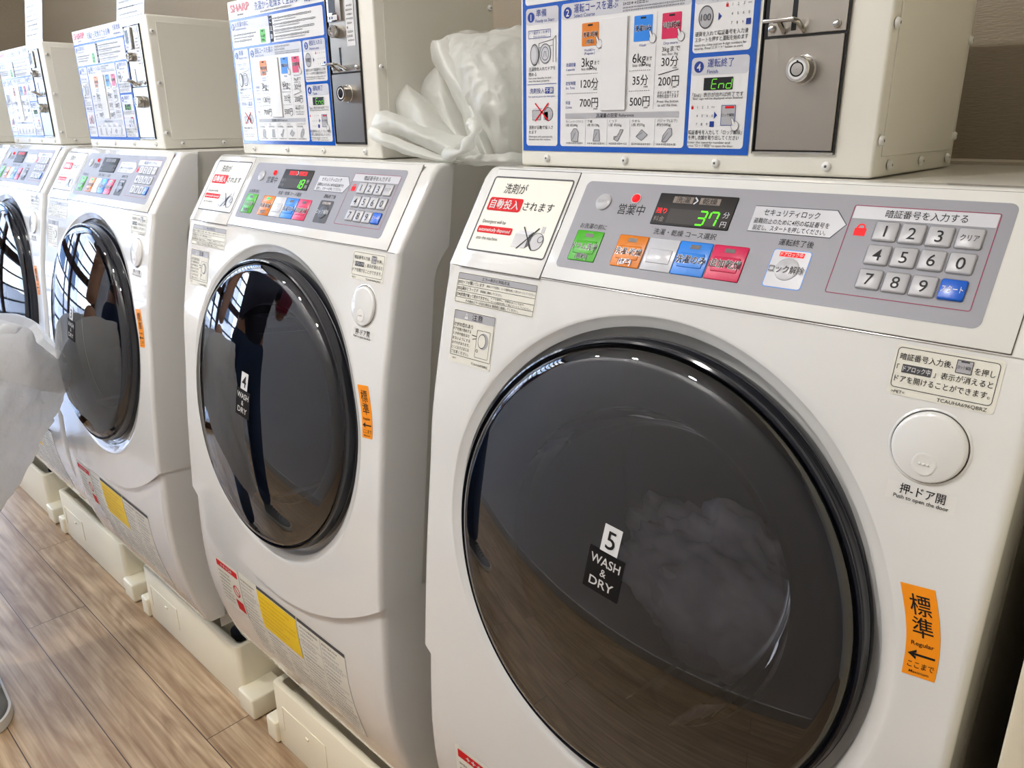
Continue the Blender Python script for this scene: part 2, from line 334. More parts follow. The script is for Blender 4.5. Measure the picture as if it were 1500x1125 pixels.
def build_machine_parts(root):
    P = {}
    # cabinet: open-fronted shell behind the front cover
    mb = MB()
    x, y0, y1, z0, z1 = .290, -.012, .30, -.985, -.0008
    v = [(-x, y0, z0 + ZO), (x, y0, z0 + ZO), (x, y1, z0 + ZO), (-x, y1, z0 + ZO), (-x, y0, z1 + ZO), (x, y0, z1 + ZO), (x, y1, z1 + ZO), (-x, y1, z1 + ZO)]
    mb.add(v, [(0, 1, 2, 3), (4, 5, 6, 7), (2, 3, 7, 6)], CABW)
    for sg in (-1, 1):
        rows = [[(sg * x, min(-.012, yrear(z) + .0), z + ZO), (sg * x, y1, z + ZO)] for z in [z1 - i * (.57 + z1) / 40 for i in range(41)]] + [[(sg * x, -.10, -.575 + ZO), (sg * x, y1, -.575 + ZO)], [(sg * x, -.10, z0 + ZO), (sg * x, y1, z0 + ZO)]]
        mb.grid(rows, CABW)
    mb.grid([[(-x, y0, z1 + ZO), (x, y0, z1 + ZO)], [(-x, y0 - .0, z1 + ZO), (x, y0, z1 + ZO)]], CABW)
    P['cabinet'] = mb.build('cabinet', root)
    for sx in (-1, 1):
        for yy in (-.02, .25):
            mb = MB(); mb.lathe([(.018, .0), (.024, .004), (.024, .022), (.012, .026), (.012, .118)], lambda a, b, w, sx=sx, yy=yy: (sx * .20 + a, yy + b, w), DARKP, 20, True)
            mb.lathe([(.018, 0), (.0005, 0)], lambda a, b, w, sx=sx, yy=yy: (sx * .20 + a, yy + b, w), DARKP, 20); mb.build('foot', root)
    P['front_cover'] = build_fascia(root)
    # lower service panel
    mb = MB(); rows = []
    xs = [-.295 + .010 * (1 - math.cos(_r(a))) for a in (0, 20, 40, 60, 75, 90)]
    colsx = xs + [-.285 + .570 * i / 30 for i in range(1, 30)] + [-q for q in xs[::-1]]
    e2 = lambda ax: 0 if ax < .285 else .010 - math.sqrt(max(.010**2 - (ax - .285)**2, 0))
    for i in range(22):
        t = i / 21; zs_ = smile(EX) + .012 + (-.955 - smile(EX) - .012) * t; row = [(-.295, -.09, zs_ + ZO)]
        for q in colsx:
            zt = smile(min(abs(q), EX)) + .012; z = zt + (-.955 - zt) * t; row.append((q, front(z) + .007 + e2(abs(q)), z + ZO))
        row.append((.295, -.09, row[0][2])); rows.append(row)
    last = [(p[0], p[1] + .004, p[2] - .003) for p in rows[-1]]; rows.append(last); rows.append([(p[0] * .98, -.08, p[2]) for p in last])
    mb.grid(rows, W); P['lower'] = mb.build('lower_panel', root, 40)
    L = P['lower']
    LF = lambda u, v, h=0: (u, front(v) + .0066 - h, v + ZO)
    mb = MB(); c = Canvas(mb, LF)
    c.rrect(-.243, -.835, -.152, -.726, .004, LAB, .0002); c.rect(-.238, -.745, -.157, -.732, RED, .0004); c.dashes(-.222, -.175, -.7385, .008, PW, .0006)
    for i in range(8): c.dashes(-.236, -.19, -.755 - i * .009, .004, DGREY, .0004, c.rnd.uniform(.7, 1))
    c.ring(-.172, -.778, .013, .003, RED, .0004); c.stroke([(-.181, -.769), (-.163, -.787)], .003, RED, .0005); c.rect(-.186, -.825, -.157, -.80, RED, .0004)
    mb.build('warning_label', L)['label'] = 'white label with red warning blocks'
    mb = MB(); c = Canvas(mb, LF)
    c.rect(-.148, -.902, .19, -.722, LAB, .0002, 4, 14)
    c.rect(.052, -.729, .19, -.722, DGREY, .0004); c.rect(-.082, -.729, .05, -.722, DGREY, .0004)
    for col in range(5):
        for i in range(19):
            u0 = -.144 + col * .067; v0 = -.737 - i * .0086
            if -.09 < u0 + .03 < .05 and v0 > -.82: continue
            c.dashes(u0, u0 + .061, v0, .0042, GREY if (i % 7) else DGREY, .0004, c.rnd.uniform(.6, 1))
    for v0 in (-.767, -.822, -.868): c.rect(-.146, v0 - .0003, .188, v0 + .0003, DGREY, .00045)
    for u0 in (.05, .12): c.rect(u0 - .0003, -.90, u0 + .0003, -.73, DGREY, .00045, 1, 8)
    mb.build('instruction_label', L)['label'] = 'large cream label of fine print'
    mb = MB(); c = Canvas(mb, LF)
    c.rect(-.082, -.8125, .0475, -.73, YEL, .0006, 3, 8)
    for i in range(7): c.dashes(-.077, .042, -.742 - i * .0096, 0.0036, YINK, .0008, c.rnd.uniform(.6, 1))
    mb.build('yellow_caution_label', L)['label'] = 'yellow caution label with a dark top edge'
    # detergent drawer front, left of the controls
    mb = MB(); c = Canvas(mb, PNL)
    c.rect(-.2759, -.1271, -.1526, -.0024, GAP, .0004)
    mb.box(-.2755, -.1532, -.1266, -.0035, 0, .0016, W, .0006, 2, lambda a, b, w: PNL(a, b, w))
    P['drawer'] = mb.build('detergent_drawer', root)
    mb = MB(); c = Canvas(mb, PNL); h = .0018
    c.rrect(-.2780 + .0035, -.1065, -.1560, -.0125, .004, LAB, h); c.frame(-.2745, -.1065, -.1560, -.0125, .004, .0019, DGREY, h + .0002); h += .0003
    c.text('洗剤が', -.2520, -.0275, .0135, K, h, 'l', .034, .004)
    c.rrect(-.2680, -.0555, -.2165, -.0390, .003, RED, h); c.text('自動投入', -.2423, -.0473, .0125, PW, h + .0002, 'c', .044, .008)
    c.text('されます', -.2140, -.0473, .012, K, h, 'l', .044, .004)
    c.text('Detergent will be', -.2655, -.0690, .0062, DGREY, h, 'l', .036)
    c.rrect(-.2690, -.0835, -.2155, -.0748, .002, RED, h); c.text('automatically dispensed', -.2423, -.0792, .0058, PW, h + .0002, 'c', .048)
    c.text('into the machine.', -.2655, -.0895, .0062, DGREY, h, 'l', .034)
    c.rect(-.2090, -.0960, -.1890, -.0800, GREY, h); c.poly([(-.209, -.080), (-.2035, -.0758), (-.184, -.0758), (-.189, -.080)], LGREY, h); c.poly([(-.189, -.096), (-.189, -.080), (-.184, -.0758), (-.184, -.092)], DGREY, h)
    c.disc(-.176, -.0870, .0098, GREY, h, 24, .0105); c.ring(-.176, -.087, .0098, .0008, DGREY, h + .0001, 28, .0105); c.rect(-.1745, -.0765, -.1700, -.0690, GREY, h); c.ring(-.171, -.084, .004, .0008, DGREY, h + .0002)
    c.stroke([(-.200, -.0715), (-.178, -.0975)], .0014, K, h + .0004); c.stroke([(-.178, -.0715), (-.200, -.0975)], .0014, K, h + .0004)
    mb.build('detergent_notice', P['drawer'])['label'] = 'cream notice with a dark frame and red boxes'
    # control panel
    mb = MB(); c = Canvas(mb, PNL)
    c.rect(-.1519, -.1248, .2742, -.0024, GAP, .0004)
    mb.box(-.1513, .2737, -.1243, -.0032, 0, .0018, W, .0006, 2, lambda a, b, w: PNL(a, b, w))
    P['panel'] = CP = mb.build('control_panel', root)
    mb = MB(); c = Canvas(mb, PNL); h = .0020
    c.rrect(-.1385, -.1105, .2512, -.0125, .006, SILV, h)
    c.text('営業中', -.0725, -.0413, .0125, K, h + .0002, 'c', .031, .006); c.text('お洗濯の前に', -.1095, -.0628, .0062, K, h + .0002, 'c', .033, .004); c.text('洗濯・乾燥 コース選択', -.0050, -.0613, .0066, K, h + .0002, 'c', .066, .004)
    sec = [(.0535, -.0275), (.1265, -.0270), (.1370, -.0392), (.1275, -.0525), (.0535, -.0525)]
    c.poly([(u + (.0008 if u < .1 else -.0002), v) for u, v in sec], DGREY, h + .0001); c.poly([(.095 + (u - .095) * .975, -.0398 + (v + .0398) * .94) for u, v in sec], LGREY, h + .0002)
    c.text('セキュリティロック', .0885, -.0335, .0070, K, h + .0004, 'c', .049, .006); c.text('盗難防止のために4桁の暗証番号を', .0905, -.0418, .0055, K, h + .0004, 'c', .066, .003); c.text('設定し、スタートを押してください。', .0905, -.0482, .0055, K, h + .0004, 'c', .064, .003)
    c.text('運転終了後', .1015, -.0597, .0066, K, h + .0002, 'c', .030, .004)
    c.frame(.1378, -.0985, .2421, -.0212, .002, .0006, MAROON, h + .0002); c.rect(.1390, -.0328, .2409, -.0220, LGREY, h + .0002); c.rect(.1390, -.0331, .2409, -.0328, GREY, h + .0003)
    c.text('暗証番号を入力する', .1925, -.0275, .0074, K, h + .0004, 'c', .058, .004)
    c.rrect(.1440, -.0478, .1530, -.0410, .001, LEDR, h + .0003); c.ring(.1485, -.0405, .0032, .0011, LEDR, h + .0003)
    c.ring(-.1088, -.0352, .0095, .0006, GREY, h + .0001)
    mb.build('operation_sheet', CP)['label'] = 'silver grey printed film'
    mb = MB(); mb.lathe([(.0092, .0019), (.0090, .0032), (.0075, .0040), (.0002, .0042)], lambda a, b, w: PNL(-.1088 + a, -.0352 + b, w), KEYC, 32); c = Canvas(mb, PNL); c.text('電源入', -.1088, -.0352, .0045, GREY, .0045, 'c', .012); mb.build('power_button', CP)
    mb = MB(); mb.lathe([(.0046, .0019), (.0044, .0032), (.0028, .0046), (.0002, .005)], lambda a, b, w: PNL(-.0716 + a, -.0290 + b, w), LEDR, 24); mb.lathe([(.0056, .0020), (.0056, .0026), (.0046, .0026)], lambda a, b, w: PNL(-.0716 + a, -.0290 + b, w), GREY, 24); mb.build('status_lamp', CP)['label'] = 'small lit red lamp'
    # course buttons
    def course(cx, col, lines, led, led_mat):
        m2 = MB(); c2 = Canvas(m2, PNL); w2 = .0166
        m2.box(cx - w2, cx + w2, -.1012, -.0682, .0019, .0029, col, .0009, 2, lambda a, b, w: PNL(a, b, w))
        m2.box(cx - .0125, cx + .0125, -.0935, -.0795, .0028, .0036, col, .0006, 2, lambda a, b, w: PNL(a, b, w))
        if led: c2.rect(cx - .0050, -.0752, cx + .0050, -.0712, led_mat, .0031)
        for t_, v_, s_, ww in lines:
            c2.text(t_, cx, v_, s_, PW, .00375, 'c', ww, .045); c2.text(t_, cx, v_, s_, K, .0039, 'c', ww, .006)
        return m2
    def course_set(lit):
        d = {}
        d['green'] = course(-.1095, GREEN, [('ドラム洗浄', -.0858, .0075, .031), ('(無料)', -.0965, .0062, .015)], 1, LEDC if 'g' in lit else DIMSEG)
        d['orange'] = course(-.0565, ORANGE, [('洗濯-乾燥', -.0855, .0078, .031), ('(標準)', -.0962, .0062, .016)], 1, LEDC if 'o' in lit else DIMSEG)
        d['blank'] = course(-.0217, LGREY, [], 0, K)
        d['blue'] = course(.0120, SKYB, [('洗濯のみ', -.0862, .0085, .031)], 1, LEDC if 'b' in lit else DIMSEG)
        d['crimson'] = course(.0465, PINK, [('追加乾燥', -.0862, .0085, .031)], 1, LEDC if 'c' in lit else DIMSEG)
        return d
    P['course_set'] = course_set
    for k_, m_ in course_set('').items():
        o = m_.build('course_button', CP); o['label'] = k_ + ' course button'; P['c_' + k_] = o
    # display
    SEG = {'a': ((0, 1), (1, 1)), 'b': ((1, .5), (1, 1)), 'c': ((1, 0), (1, .5)), 'd': ((0, 0), (1, 0)), 'e': ((0, 0), (0, .5)), 'f': ((0, .5), (0, 1)), 'g': ((0, .5), (1, .5))}
    DIG = {'0': 'abcdef', '1': 'bc', '2': 'abged', '3': 'abgcd', '5': 'afgcd', '7': 'fabc', '8': 'abcdefg', 'E': 'afged', 'n': 'egc', 'd': 'bcdeg', '4': 'fgbc'}
    P['seg'] = SEG; P['dig'] = DIG
    def seven(c, txt, u, v, w, hh, mt, h, th=.0011, gap=1.5, slant=.12):
        for i, ch in enumerate(txt):
            for s_ in DIG.get(ch, ''):
                (a, b), (d, e) = SEG[s_]; q = lambda x, y: (u + i * w * gap + x * w + y * hh * slant, v + y * hh)
                p0, p1 = Vector(q(a, b)), Vector(q(d, e)); m_ = (p1 - p0) * .07; c.stroke([tuple(p0 + m_), tuple(p1 - m_)], th, mt, h)
    P['seven'] = seven
    def display(num, top, left, off=False):
        m2 = MB(); c2 = Canvas(m2, PNL); h2 = .0030
        m2.box(-.0455, .0363, -.0542, -.0214, .0018, .0029, SCREEN, .0008, 2, lambda a, b, w: PNL(a, b, w))
        for u0, t_ in ((-.0290, '洗濯'), (-.0010, '乾燥')):
            c2.rect(u0, -.0310, u0 + .0210, -.0243, LEDR if top else DIMB, h2); c2.text(t_, u0 + .0105, -.0277, .0064, SCREEN, h2 + .0002, 'c', .015, .004)
        c2.stroke([(-.0065, -.0243), (-.0030, -.0277), (-.0065, -.0312)], .0014, LGREY if not off else DIMB, h2 + .0002)
        c2.rect(-.0290, -.0520, .0245, -.0370, SCR2, h2)
        c2.text('残り', -.0375, -.0400, .0062, LEDR if left else DIMB, h2, 'c', .0115, .01); c2.text('料金', -.0375, -.0485, .0060, DIMB, h2, 'c', .0115)
        c2.text('分', .0303, -.0398, .0068, LGREY if not off else DIMB, h2); c2.text('円', .0303, -.0490, .0066, LGREY if not off else DIMB, h2)
        seven(c2, num, .0022, -.0515, .0078, .0135, LEDG, h2 + .0003, .0016)
        return m2
    P['display_fn'] = display
    P['display'] = display('37', False, True).build('display', CP)
    # unlock button (two looks)
    def unlock(dark):
        m2 = MB(); c2 = Canvas(m2, PNL); h2 = .0022
        c2.rrect(.0848, -.1008, .1182, -.0660, .003, DGREY if dark else SKYB, h2)
        if not dark: c2.rrect(.0855, -.1001, .1175, -.0667, .0024, LGREY, h2 + .0002)
        m2.lathe([(.0102, .0023), (.0100, .0029), (.0088, .0032), (.0002, .0031)], lambda a, b, w: PNL(.1013 + a, -.0835 + b, w), DARKP if dark else KEYC, 36)
        c2.rect(.0912, -.0725, .1122, -.0682, LEDR if not dark else DIMB, h2 + .0004); c2.text('ドアロック中', .1017, -.0704, .0040, PW, h2 + .0006, 'c', .019, .006)
        c2.text('ロック解除', .1015, -.0842, .0076, K if not dark else LGREY, .0036, 'c', .030, 0)
        return m2
    P['unlock_fn'] = unlock; P['unlock'] = unlock(False).build('unlock_button', CP)
    keys = [('1', .1680, -.0428), ('2', .1873, -.0430), ('3', .2067, -.0433), ('クリア', .2268, -.0430), ('4', .1680, -.0630), ('5', .1873, -.0630), ('6', .2067, -.0630), ('0', .2265, -.0630), ('7', .1680, -.0836), ('8', .1875, -.0838), ('9', .2070, -.0840), ('スタート', .2266, -.0840)]
    for t_, u_, v_ in keys:
        m2 = MB(); st = t_ == 'スタート'
        m2.box(u_ - .0088, u_ + .0088, v_ - .0082, v_ + .0082, .0006, .0038, KEYB if st else KEYC, .0016, 3, lambda a, b, w: PNL(a, b, w))
        c2 = Canvas(m2, PNL); c2.frame(u_ - .0096, v_ - .0090, u_ + .0096, v_ + .0090, .003, .0009, MGREY, .0021)
        if len(t_) == 1: c2.text(t_, u_, v_, .0135, K, .0041, 'c', None, .004)
        else: c2.text(t_, u_, v_, .0058, PW if st else K, .0041, 'c', .0145 if st else .0125, .008 if st else .003)
        m2.build('key_button', CP)
    # labels on the front cover
    FC = P['front_cover']
    mb = MB(); c = Canvas(mb, F); h = .0003
    c.rrect(-.2772, -.1465, -.1535, -.1120, .002, LAB, h); c.rrect(-.2758, -.1195, -.1552, -.1130, .0012, GREY, h + .0002); c.frame(-.2758, -.1454, -.1552, -.1130, .0015, .0004, K, h + .0003)
    c.text('エラー表示と対処方法', -.2160, -.1163, .0042, K, h + .0004, 'c', .042, .004)
    for v_ in (-.1197, -.1264, -.1331, -.1398): c.rect(-.2758, v_ - .0002, -.1552, v_ + .0002, K, h + .0003)
    rows = [('[E02]ドアが開いています', -.1230, .0044, -.2745, .042), ('確実にドアを閉め、コース選択を押して再スタートしてください。', -.1230, .0028, -.2285, .072), ('[E03]漏水エラーです', -.1297, .0044, -.2745, .034), ('管理者に連絡してください。', -.1297, .0030, -.2370, .034), ('[E04]衣類が偏って脱水できません', -.1365, .0044, -.2745, .053), ('ドアを解除し、衣類をほぐしてから、', -.1349, .0024, -.2185, .050), ('コース選択を押して再スタートしてください。', -.1382, .0024, -.2185, .060), ('その他のエラーが出た場合は 管理者に連絡してください。', -.1427, .0034, -.2580, .082)]
    for t_, v_, s_, u_, w_ in rows: c.text(t_, u_, v_, s_, K, h + .0004, 'l', w_, .002)
    mb.build('error_code_label', FC)['label'] = 'cream label with ruled rows of error codes'
    mb = MB(); c = Canvas(mb, F)
    c.rrect(-.2745, -.2135, -.2065, -.1530, .002, LAB, h); c.rect(-.2728, -.1640, -.2078, -.1545, GREY, h + .0002); c.frame(-.2730, -.2052, -.2076, -.1543, .001, .0005, K, h + .0003)
    c.text('注意', -.2350, -.1593, .0078, K, h + .0004, 'c', .017, .004)
    c.poly([(-.2560, -.1625), (-.2500, -.1625), (-.2530, -.1560)], PW, h + .0003); c.rect(-.2533, -.1605, -.2527, -.1580, K, h + .0005)
    c.text('けがの恐れあり', -.2715, -.1700, .0052, K, h + .0004, 'l', .031, .004)
    for i, t_ in enumerate(('ドアを開け閉めする', 'とき手や指をはさ', 'まないようにする', 'おそれがあります。', 'とくにお子さまには', 'ご注意ください。')): c.text(t_, -.2715, -.1755 - i * .0052, .0040, K, h + .0004, 'l', .029 if i != 1 else .027, .002)
    c.frame(-.2330, -.2020, -.2120, -.1715, .001, .0004, K, h + .0003); c.disc(-.2215, -.1830, .0075, GREY, h + .0003, 24, .0090); c.disc(-.2238, -.1830, .0062, LAB, h + .0004, 24, .0080); c.ring(-.2238, -.1830, .0062, .0006, K, h + .0005, 24, .0080)
    c.stroke([(-.2405, -.1785), (-.2330, -.1790)], .0008, K, h + .0004); c.stroke([(-.2390, -.1830), (-.2330, -.1815)], .0008, K, h + .0004); c.ring(-.2300, -.1945, .0018, .0005, K, h + .0004, 14)
    c.text('>PET<', -.2690, -.2085, .0026, DGREY, h + .0003, 'l', .007); c.text('TCAUHA697QBRZ', -.2370, -.2098, .0034, K, h + .0003, 'l', .0265)
    mb.build('caution_label', FC)['label'] = 'cream caution label with a grey heading'
    mb = MB(); c = Canvas(mb, F)
    c.rrect(.2015, -.1455, .2725, -.1090, .003, LAB, h); c.frame(.2030, -.1402, .2700, -.1110, .003, .0005, DGREY, h + .0002)
    c.text('暗証番号入力後、', .2055, -.1176, .0052, K, h + .0003, 'l', .036, .004); c.rect(.2430, -.1222, .2535, -.1130, GREY, h + .0003); c.frame(.2430, -.1222, .2535, -.1130, .0006, .0004, K, h + .0004); c.rect(.2455, -.1146, .2510, -.1136, DGREY, h + .0004); c.text('ロック解除', .2483, -.1180, .0026, K, h + .0005, 'c', .0085)
    c.text('を押し', .2550, -.1190, .0052, K, h + .0003, 'l', .013, .004)
    c.text('「', .2048, -.1258, .0052, K, h + .0003, 'l'); c.rect(.2085, -.1288, .2285, -.1228, DGREY, h + .0003); c.text('ドアロック中', .2185, -.1258, .0044, PW, h + .0004, 'c', .0185, .006); c.text('」表示が消えると', .2300, -.1262, .0052, K, h + .0003, 'l', .038, .004)
    c.text('ドアを開けることができます。', .2048, -.1335, .0052, K, h + .0003, 'l', .063, .004)
    c.text('>PET<', .2045, -.1430, .0032, K, h + .0003, 'l', .0095); c.text('TCAUHA696QBRZ', .2360, -.1430, .0036, K, h + .0003, 'l', .032)
    mb.build('unlock_label', FC)['label'] = 'cream label explaining the door lock lamp'
    mb = MB(); c = Canvas(mb, F)
    c.rrect(.2165, -.2205, .2635, -.2075, .001, W2, .0002); c.text('押-ドア開', .2410, -.2112, .0082, K, h + .0002, 'c', .031, .006); c.text('Push to open the door', .2410, -.2172, .0041, K, h + .0002, 'c', .0375, .006)
    mb.build('push_label', FC)['label'] = 'clear label with black lettering'
    def OR(u, v, h=0):                                   # u,v in 0..1 over the curved orange label
        t = 1 - v; xl = .2400 + .0135 * t + .004 * math.sin(t * math.pi); z = -.2795 - .0698 * t + u * .0026; return F(xl + u * (.0235 - .001 * t), z, h)
    mb = MB(); c = Canvas(mb, OR)
    c.rect(0, 0, 1, 1, ORL, .0004, 4, 14)
    asp = .0235 / .0698
    for t_, v_, s_, w_ in (('標', .800, .24, .62), ('準', .565, .24, .62)): c.text(t_, .5, v_, s_ * .98, K, .0007, 'c', w_, .003)
    c.text('Regular', .5, .385, .068, K, .0007, 'c', .68, .006); c.text('ここまで', .52, .135, .085, K, .0007, 'c', .80, .006); c.text('Maximum', .5, .055, .048, K, .0007, 'c', .60, .002)
    c.rect(.16, .243, .90, .268, K, .0007); c.poly([(.08, .256), (.34, .312), (.34, .280), (.20, .256)], K, .0008); c.poly([(.08, .256), (.20, .256), (.34, .232), (.34, .200)], K, .0008)
    mb.build('load_limit_label', FC)['label'] = 'orange load limit label'
    # door release button
    mb = MB(); BC = (.2384, -.177); fb = lambda a, b, w: F(BC[0] + a, BC[1] + b, w)
    mb.lathe([(.0280, .0002), (.0268, .0009), (.0262, .0004)], fb, W, 48); mb.lathe([(.0262, .0004), (.0254, .0003)], fb, GAP, 48)
    mb.lathe([(.0254, .0004), (.0253, .0022), (.0243, .0034), (.0225, .0040), (.0002, .0046)], fb, W, 48)
    for i in (-1, 0, 1): mb.lathe([(.0009, .0043), (.0007, .0054), (.0001, .0058)], lambda a, b, w, i=i: F(BC[0] - .0002 + i * .0028 + a, BC[1] - .0115 + b, w), W, 10)
    fd = lambda a, b, w: F(BC[0] - .0002 + a, BC[1] - .0115 + b, w)
    mb.lathe([(.0085, .0044), (.0078, .0047), (.0065, .0046), (.0002, .0044)], fd, W2, 28)
    mb.build('door_release_button', root)
    # door: black rim, tinted glass, inner ring and bowl
    mb = MB(); mb.lathe([(.19, -.030), (.2270, -.030), (.2280, -.026), (.2280, -.010), (.2270, -.006), (.2275, -.004), (.2265, .000), (.2245, .0012), (.2240, -.0005), (.2220, -.0022)], DR, RIM, 128)
    mb.lathe([(.2283, -.0165), (.2291, -.0155), (.2283, -.0145)], DR, DARKP, 128)
    P['door'] = D = mb.build('door', root)
    mb = MB(); mb.lathe([(.2220, -.002), (.2210, .0), (.2185, .0037), (.2145, .0068), (.2100, .0094)] + [(r, dome(r)) for r in (.2080, .2065, .205, .195, .18, .16, .14, .12, .1, .08, .06, .04, .02, .0005)], DR, DGLASS, 128)
    mb.build('door_glass', D, 60)['label'] = 'dark tinted domed glass'
    mb = MB(); mb.lathe([(.2185, -.004), (.2165, -.010), (.194, -.014), (.168, -.016), (.160, -.022), (.157, -.036)], DR, DARKP, 96); mb.build('inner_ring', D)
    mb = MB(); mb.lathe([(.157, -.016), (.155, -.030), (.149, -.060), (.138, -.088), (.122, -.104), (.1, -.112), (.06, -.117), (.0005, -.118)], DR, BOWL, 96); mb.build('inner_bowl', D, 60)['label'] = 'clear glass bowl'
    mb = MB(); c = Canvas(mb, lambda u, v, h: DS(.0030 + u * math.cos(-.09) - v * math.sin(-.09), .0105 + u * math.sin(-.09) + v * math.cos(-.09), h))
    c.rect(-.0205, -.0215, .0205, .0215, WASHD, .0006, 3, 3); c.text('WASH', 0, .0118, .0125, SILVINK, .0010, 'c', .034, .012); c.text('&', 0, .0005, .0110, SILVINK, .0010, 'c', None, .004); c.text('DRY', 0, -.0110, .0125, SILVINK, .0010, 'c', .028, .012)
    mb.build('wash_dry_sticker', D)['label'] = 'black square sticker lettered in silver'
    def number(n_):
        m2 = MB(); c2 = Canvas(m2, lambda u, v, h: DS(.0070 + u * math.cos(-.09) - v * math.sin(-.09), .0455 + u * math.sin(-.09) + v * math.cos(-.09), h))
        c2.rect(-.0100, -.0135, .0100, .0135, PW, .0007, 2, 2)
        c2.text(n_, 0, 0, .0255, K, .0011, 'c', None, .006); return m2
    P['number_fn'] = number; P['number'] = number('5').build('number_sticker', D)
    # drum
    mb = MB(); mb.lathe([(.17, -.040), (.205, -.050), (.208, -.075), (.208, -.28), (.200, -.295), (.06, -.305), (.0005, -.305)], DR, DRUM, 72)
    for k_ in range(3):
        a = _r(30 + 120 * k_); rows = []
        for w in (-.09, -.27): rows.append([DR(r * math.cos(a + d), r * math.sin(a + d), w) for r, d in ((.207, -.16), (.175, -.03), (.175, .03), (.207, .16))])
        mb.grid(rows, DRUM)
    P['drum'] = mb.build('drum', root, 40)
    return P

def copy_tree(o, parent=None, memo=None):
    c = o.copy(); COL.objects.link(c)
    if parent: c.parent = parent
    memo[o.name] = c
    for ch in list(o.children): copy_tree(ch, c, memo)
    return c

# ------------------------------------------------------------------ places of the five machines in the row
PLACE = [(0, 0, 0, 0), (-.0208, .0041, .001, -.0122), (-.0268, -.0201, .005, -.0106), (-.0417, .003, .006, -.0111), (-.05, -.005, .005, -.011)]
def at(k, p):
    dx, dy, dz, a = PLACE[k]; x, y = p[0] - .2, p[1] - .1
    return Vector((x * math.cos(a) - y * math.sin(a) + .2 - .66 * k + dx, x * math.sin(a) + y * math.cos(a) + .1 + dy, p[2] + dz - FLOOR))
MACH_GROUP = 'coin washer-dryers standing in a row'
m5 = empty('washing_machine', at(0, (.28, 0, -ZO)))
PARTS = build_machine_parts(m5)
tag(m5, 'white coin washer-dryer nearest of the row, with number 5 on its dark round door', 'washing machine', MACH_GROUP)
LABELS = ['', 'white washer-dryer with number 4 on its door and a person mirrored in the glass', 'white washer-dryer third from the camera, door partly mirrored in window stripes', 'white washer-dryer fourth from the camera, half hidden behind the white laundry bag', 'white washer-dryer farthest along the row, beyond the white laundry bag']
VAR = [None, ('18', True, False, False, 'o', '4'), ('', False, False, True, 'obc', '3'), ('', True, False, True, 'o', '2'), ('', False, False, True, '', '1')]
MACH = [m5]
for k in range(1, 5):
    memo = {}; r = copy_tree(m5, None, memo); MACH.append(r)
    r.location = at(k, (.28, 0, -ZO)); r.rotation_euler = (0, 0, PLACE[k][3]); r['label'] = LABELS[k]
    num, top, left, off, lit, n_ = VAR[k]
    def swap(key, mb):
        t = mb.build('tmp'); memo[PARTS[key].name].data = t.data; bpy.data.objects.remove(t)
    swap('display', PARTS['display_fn'](num, top, left, off)); swap('unlock', PARTS['unlock_fn'](True)); swap('number', PARTS['number_fn'](n_))
    for nm, mb in PARTS['course_set'](lit).items(): swap('c_' + nm, mb)

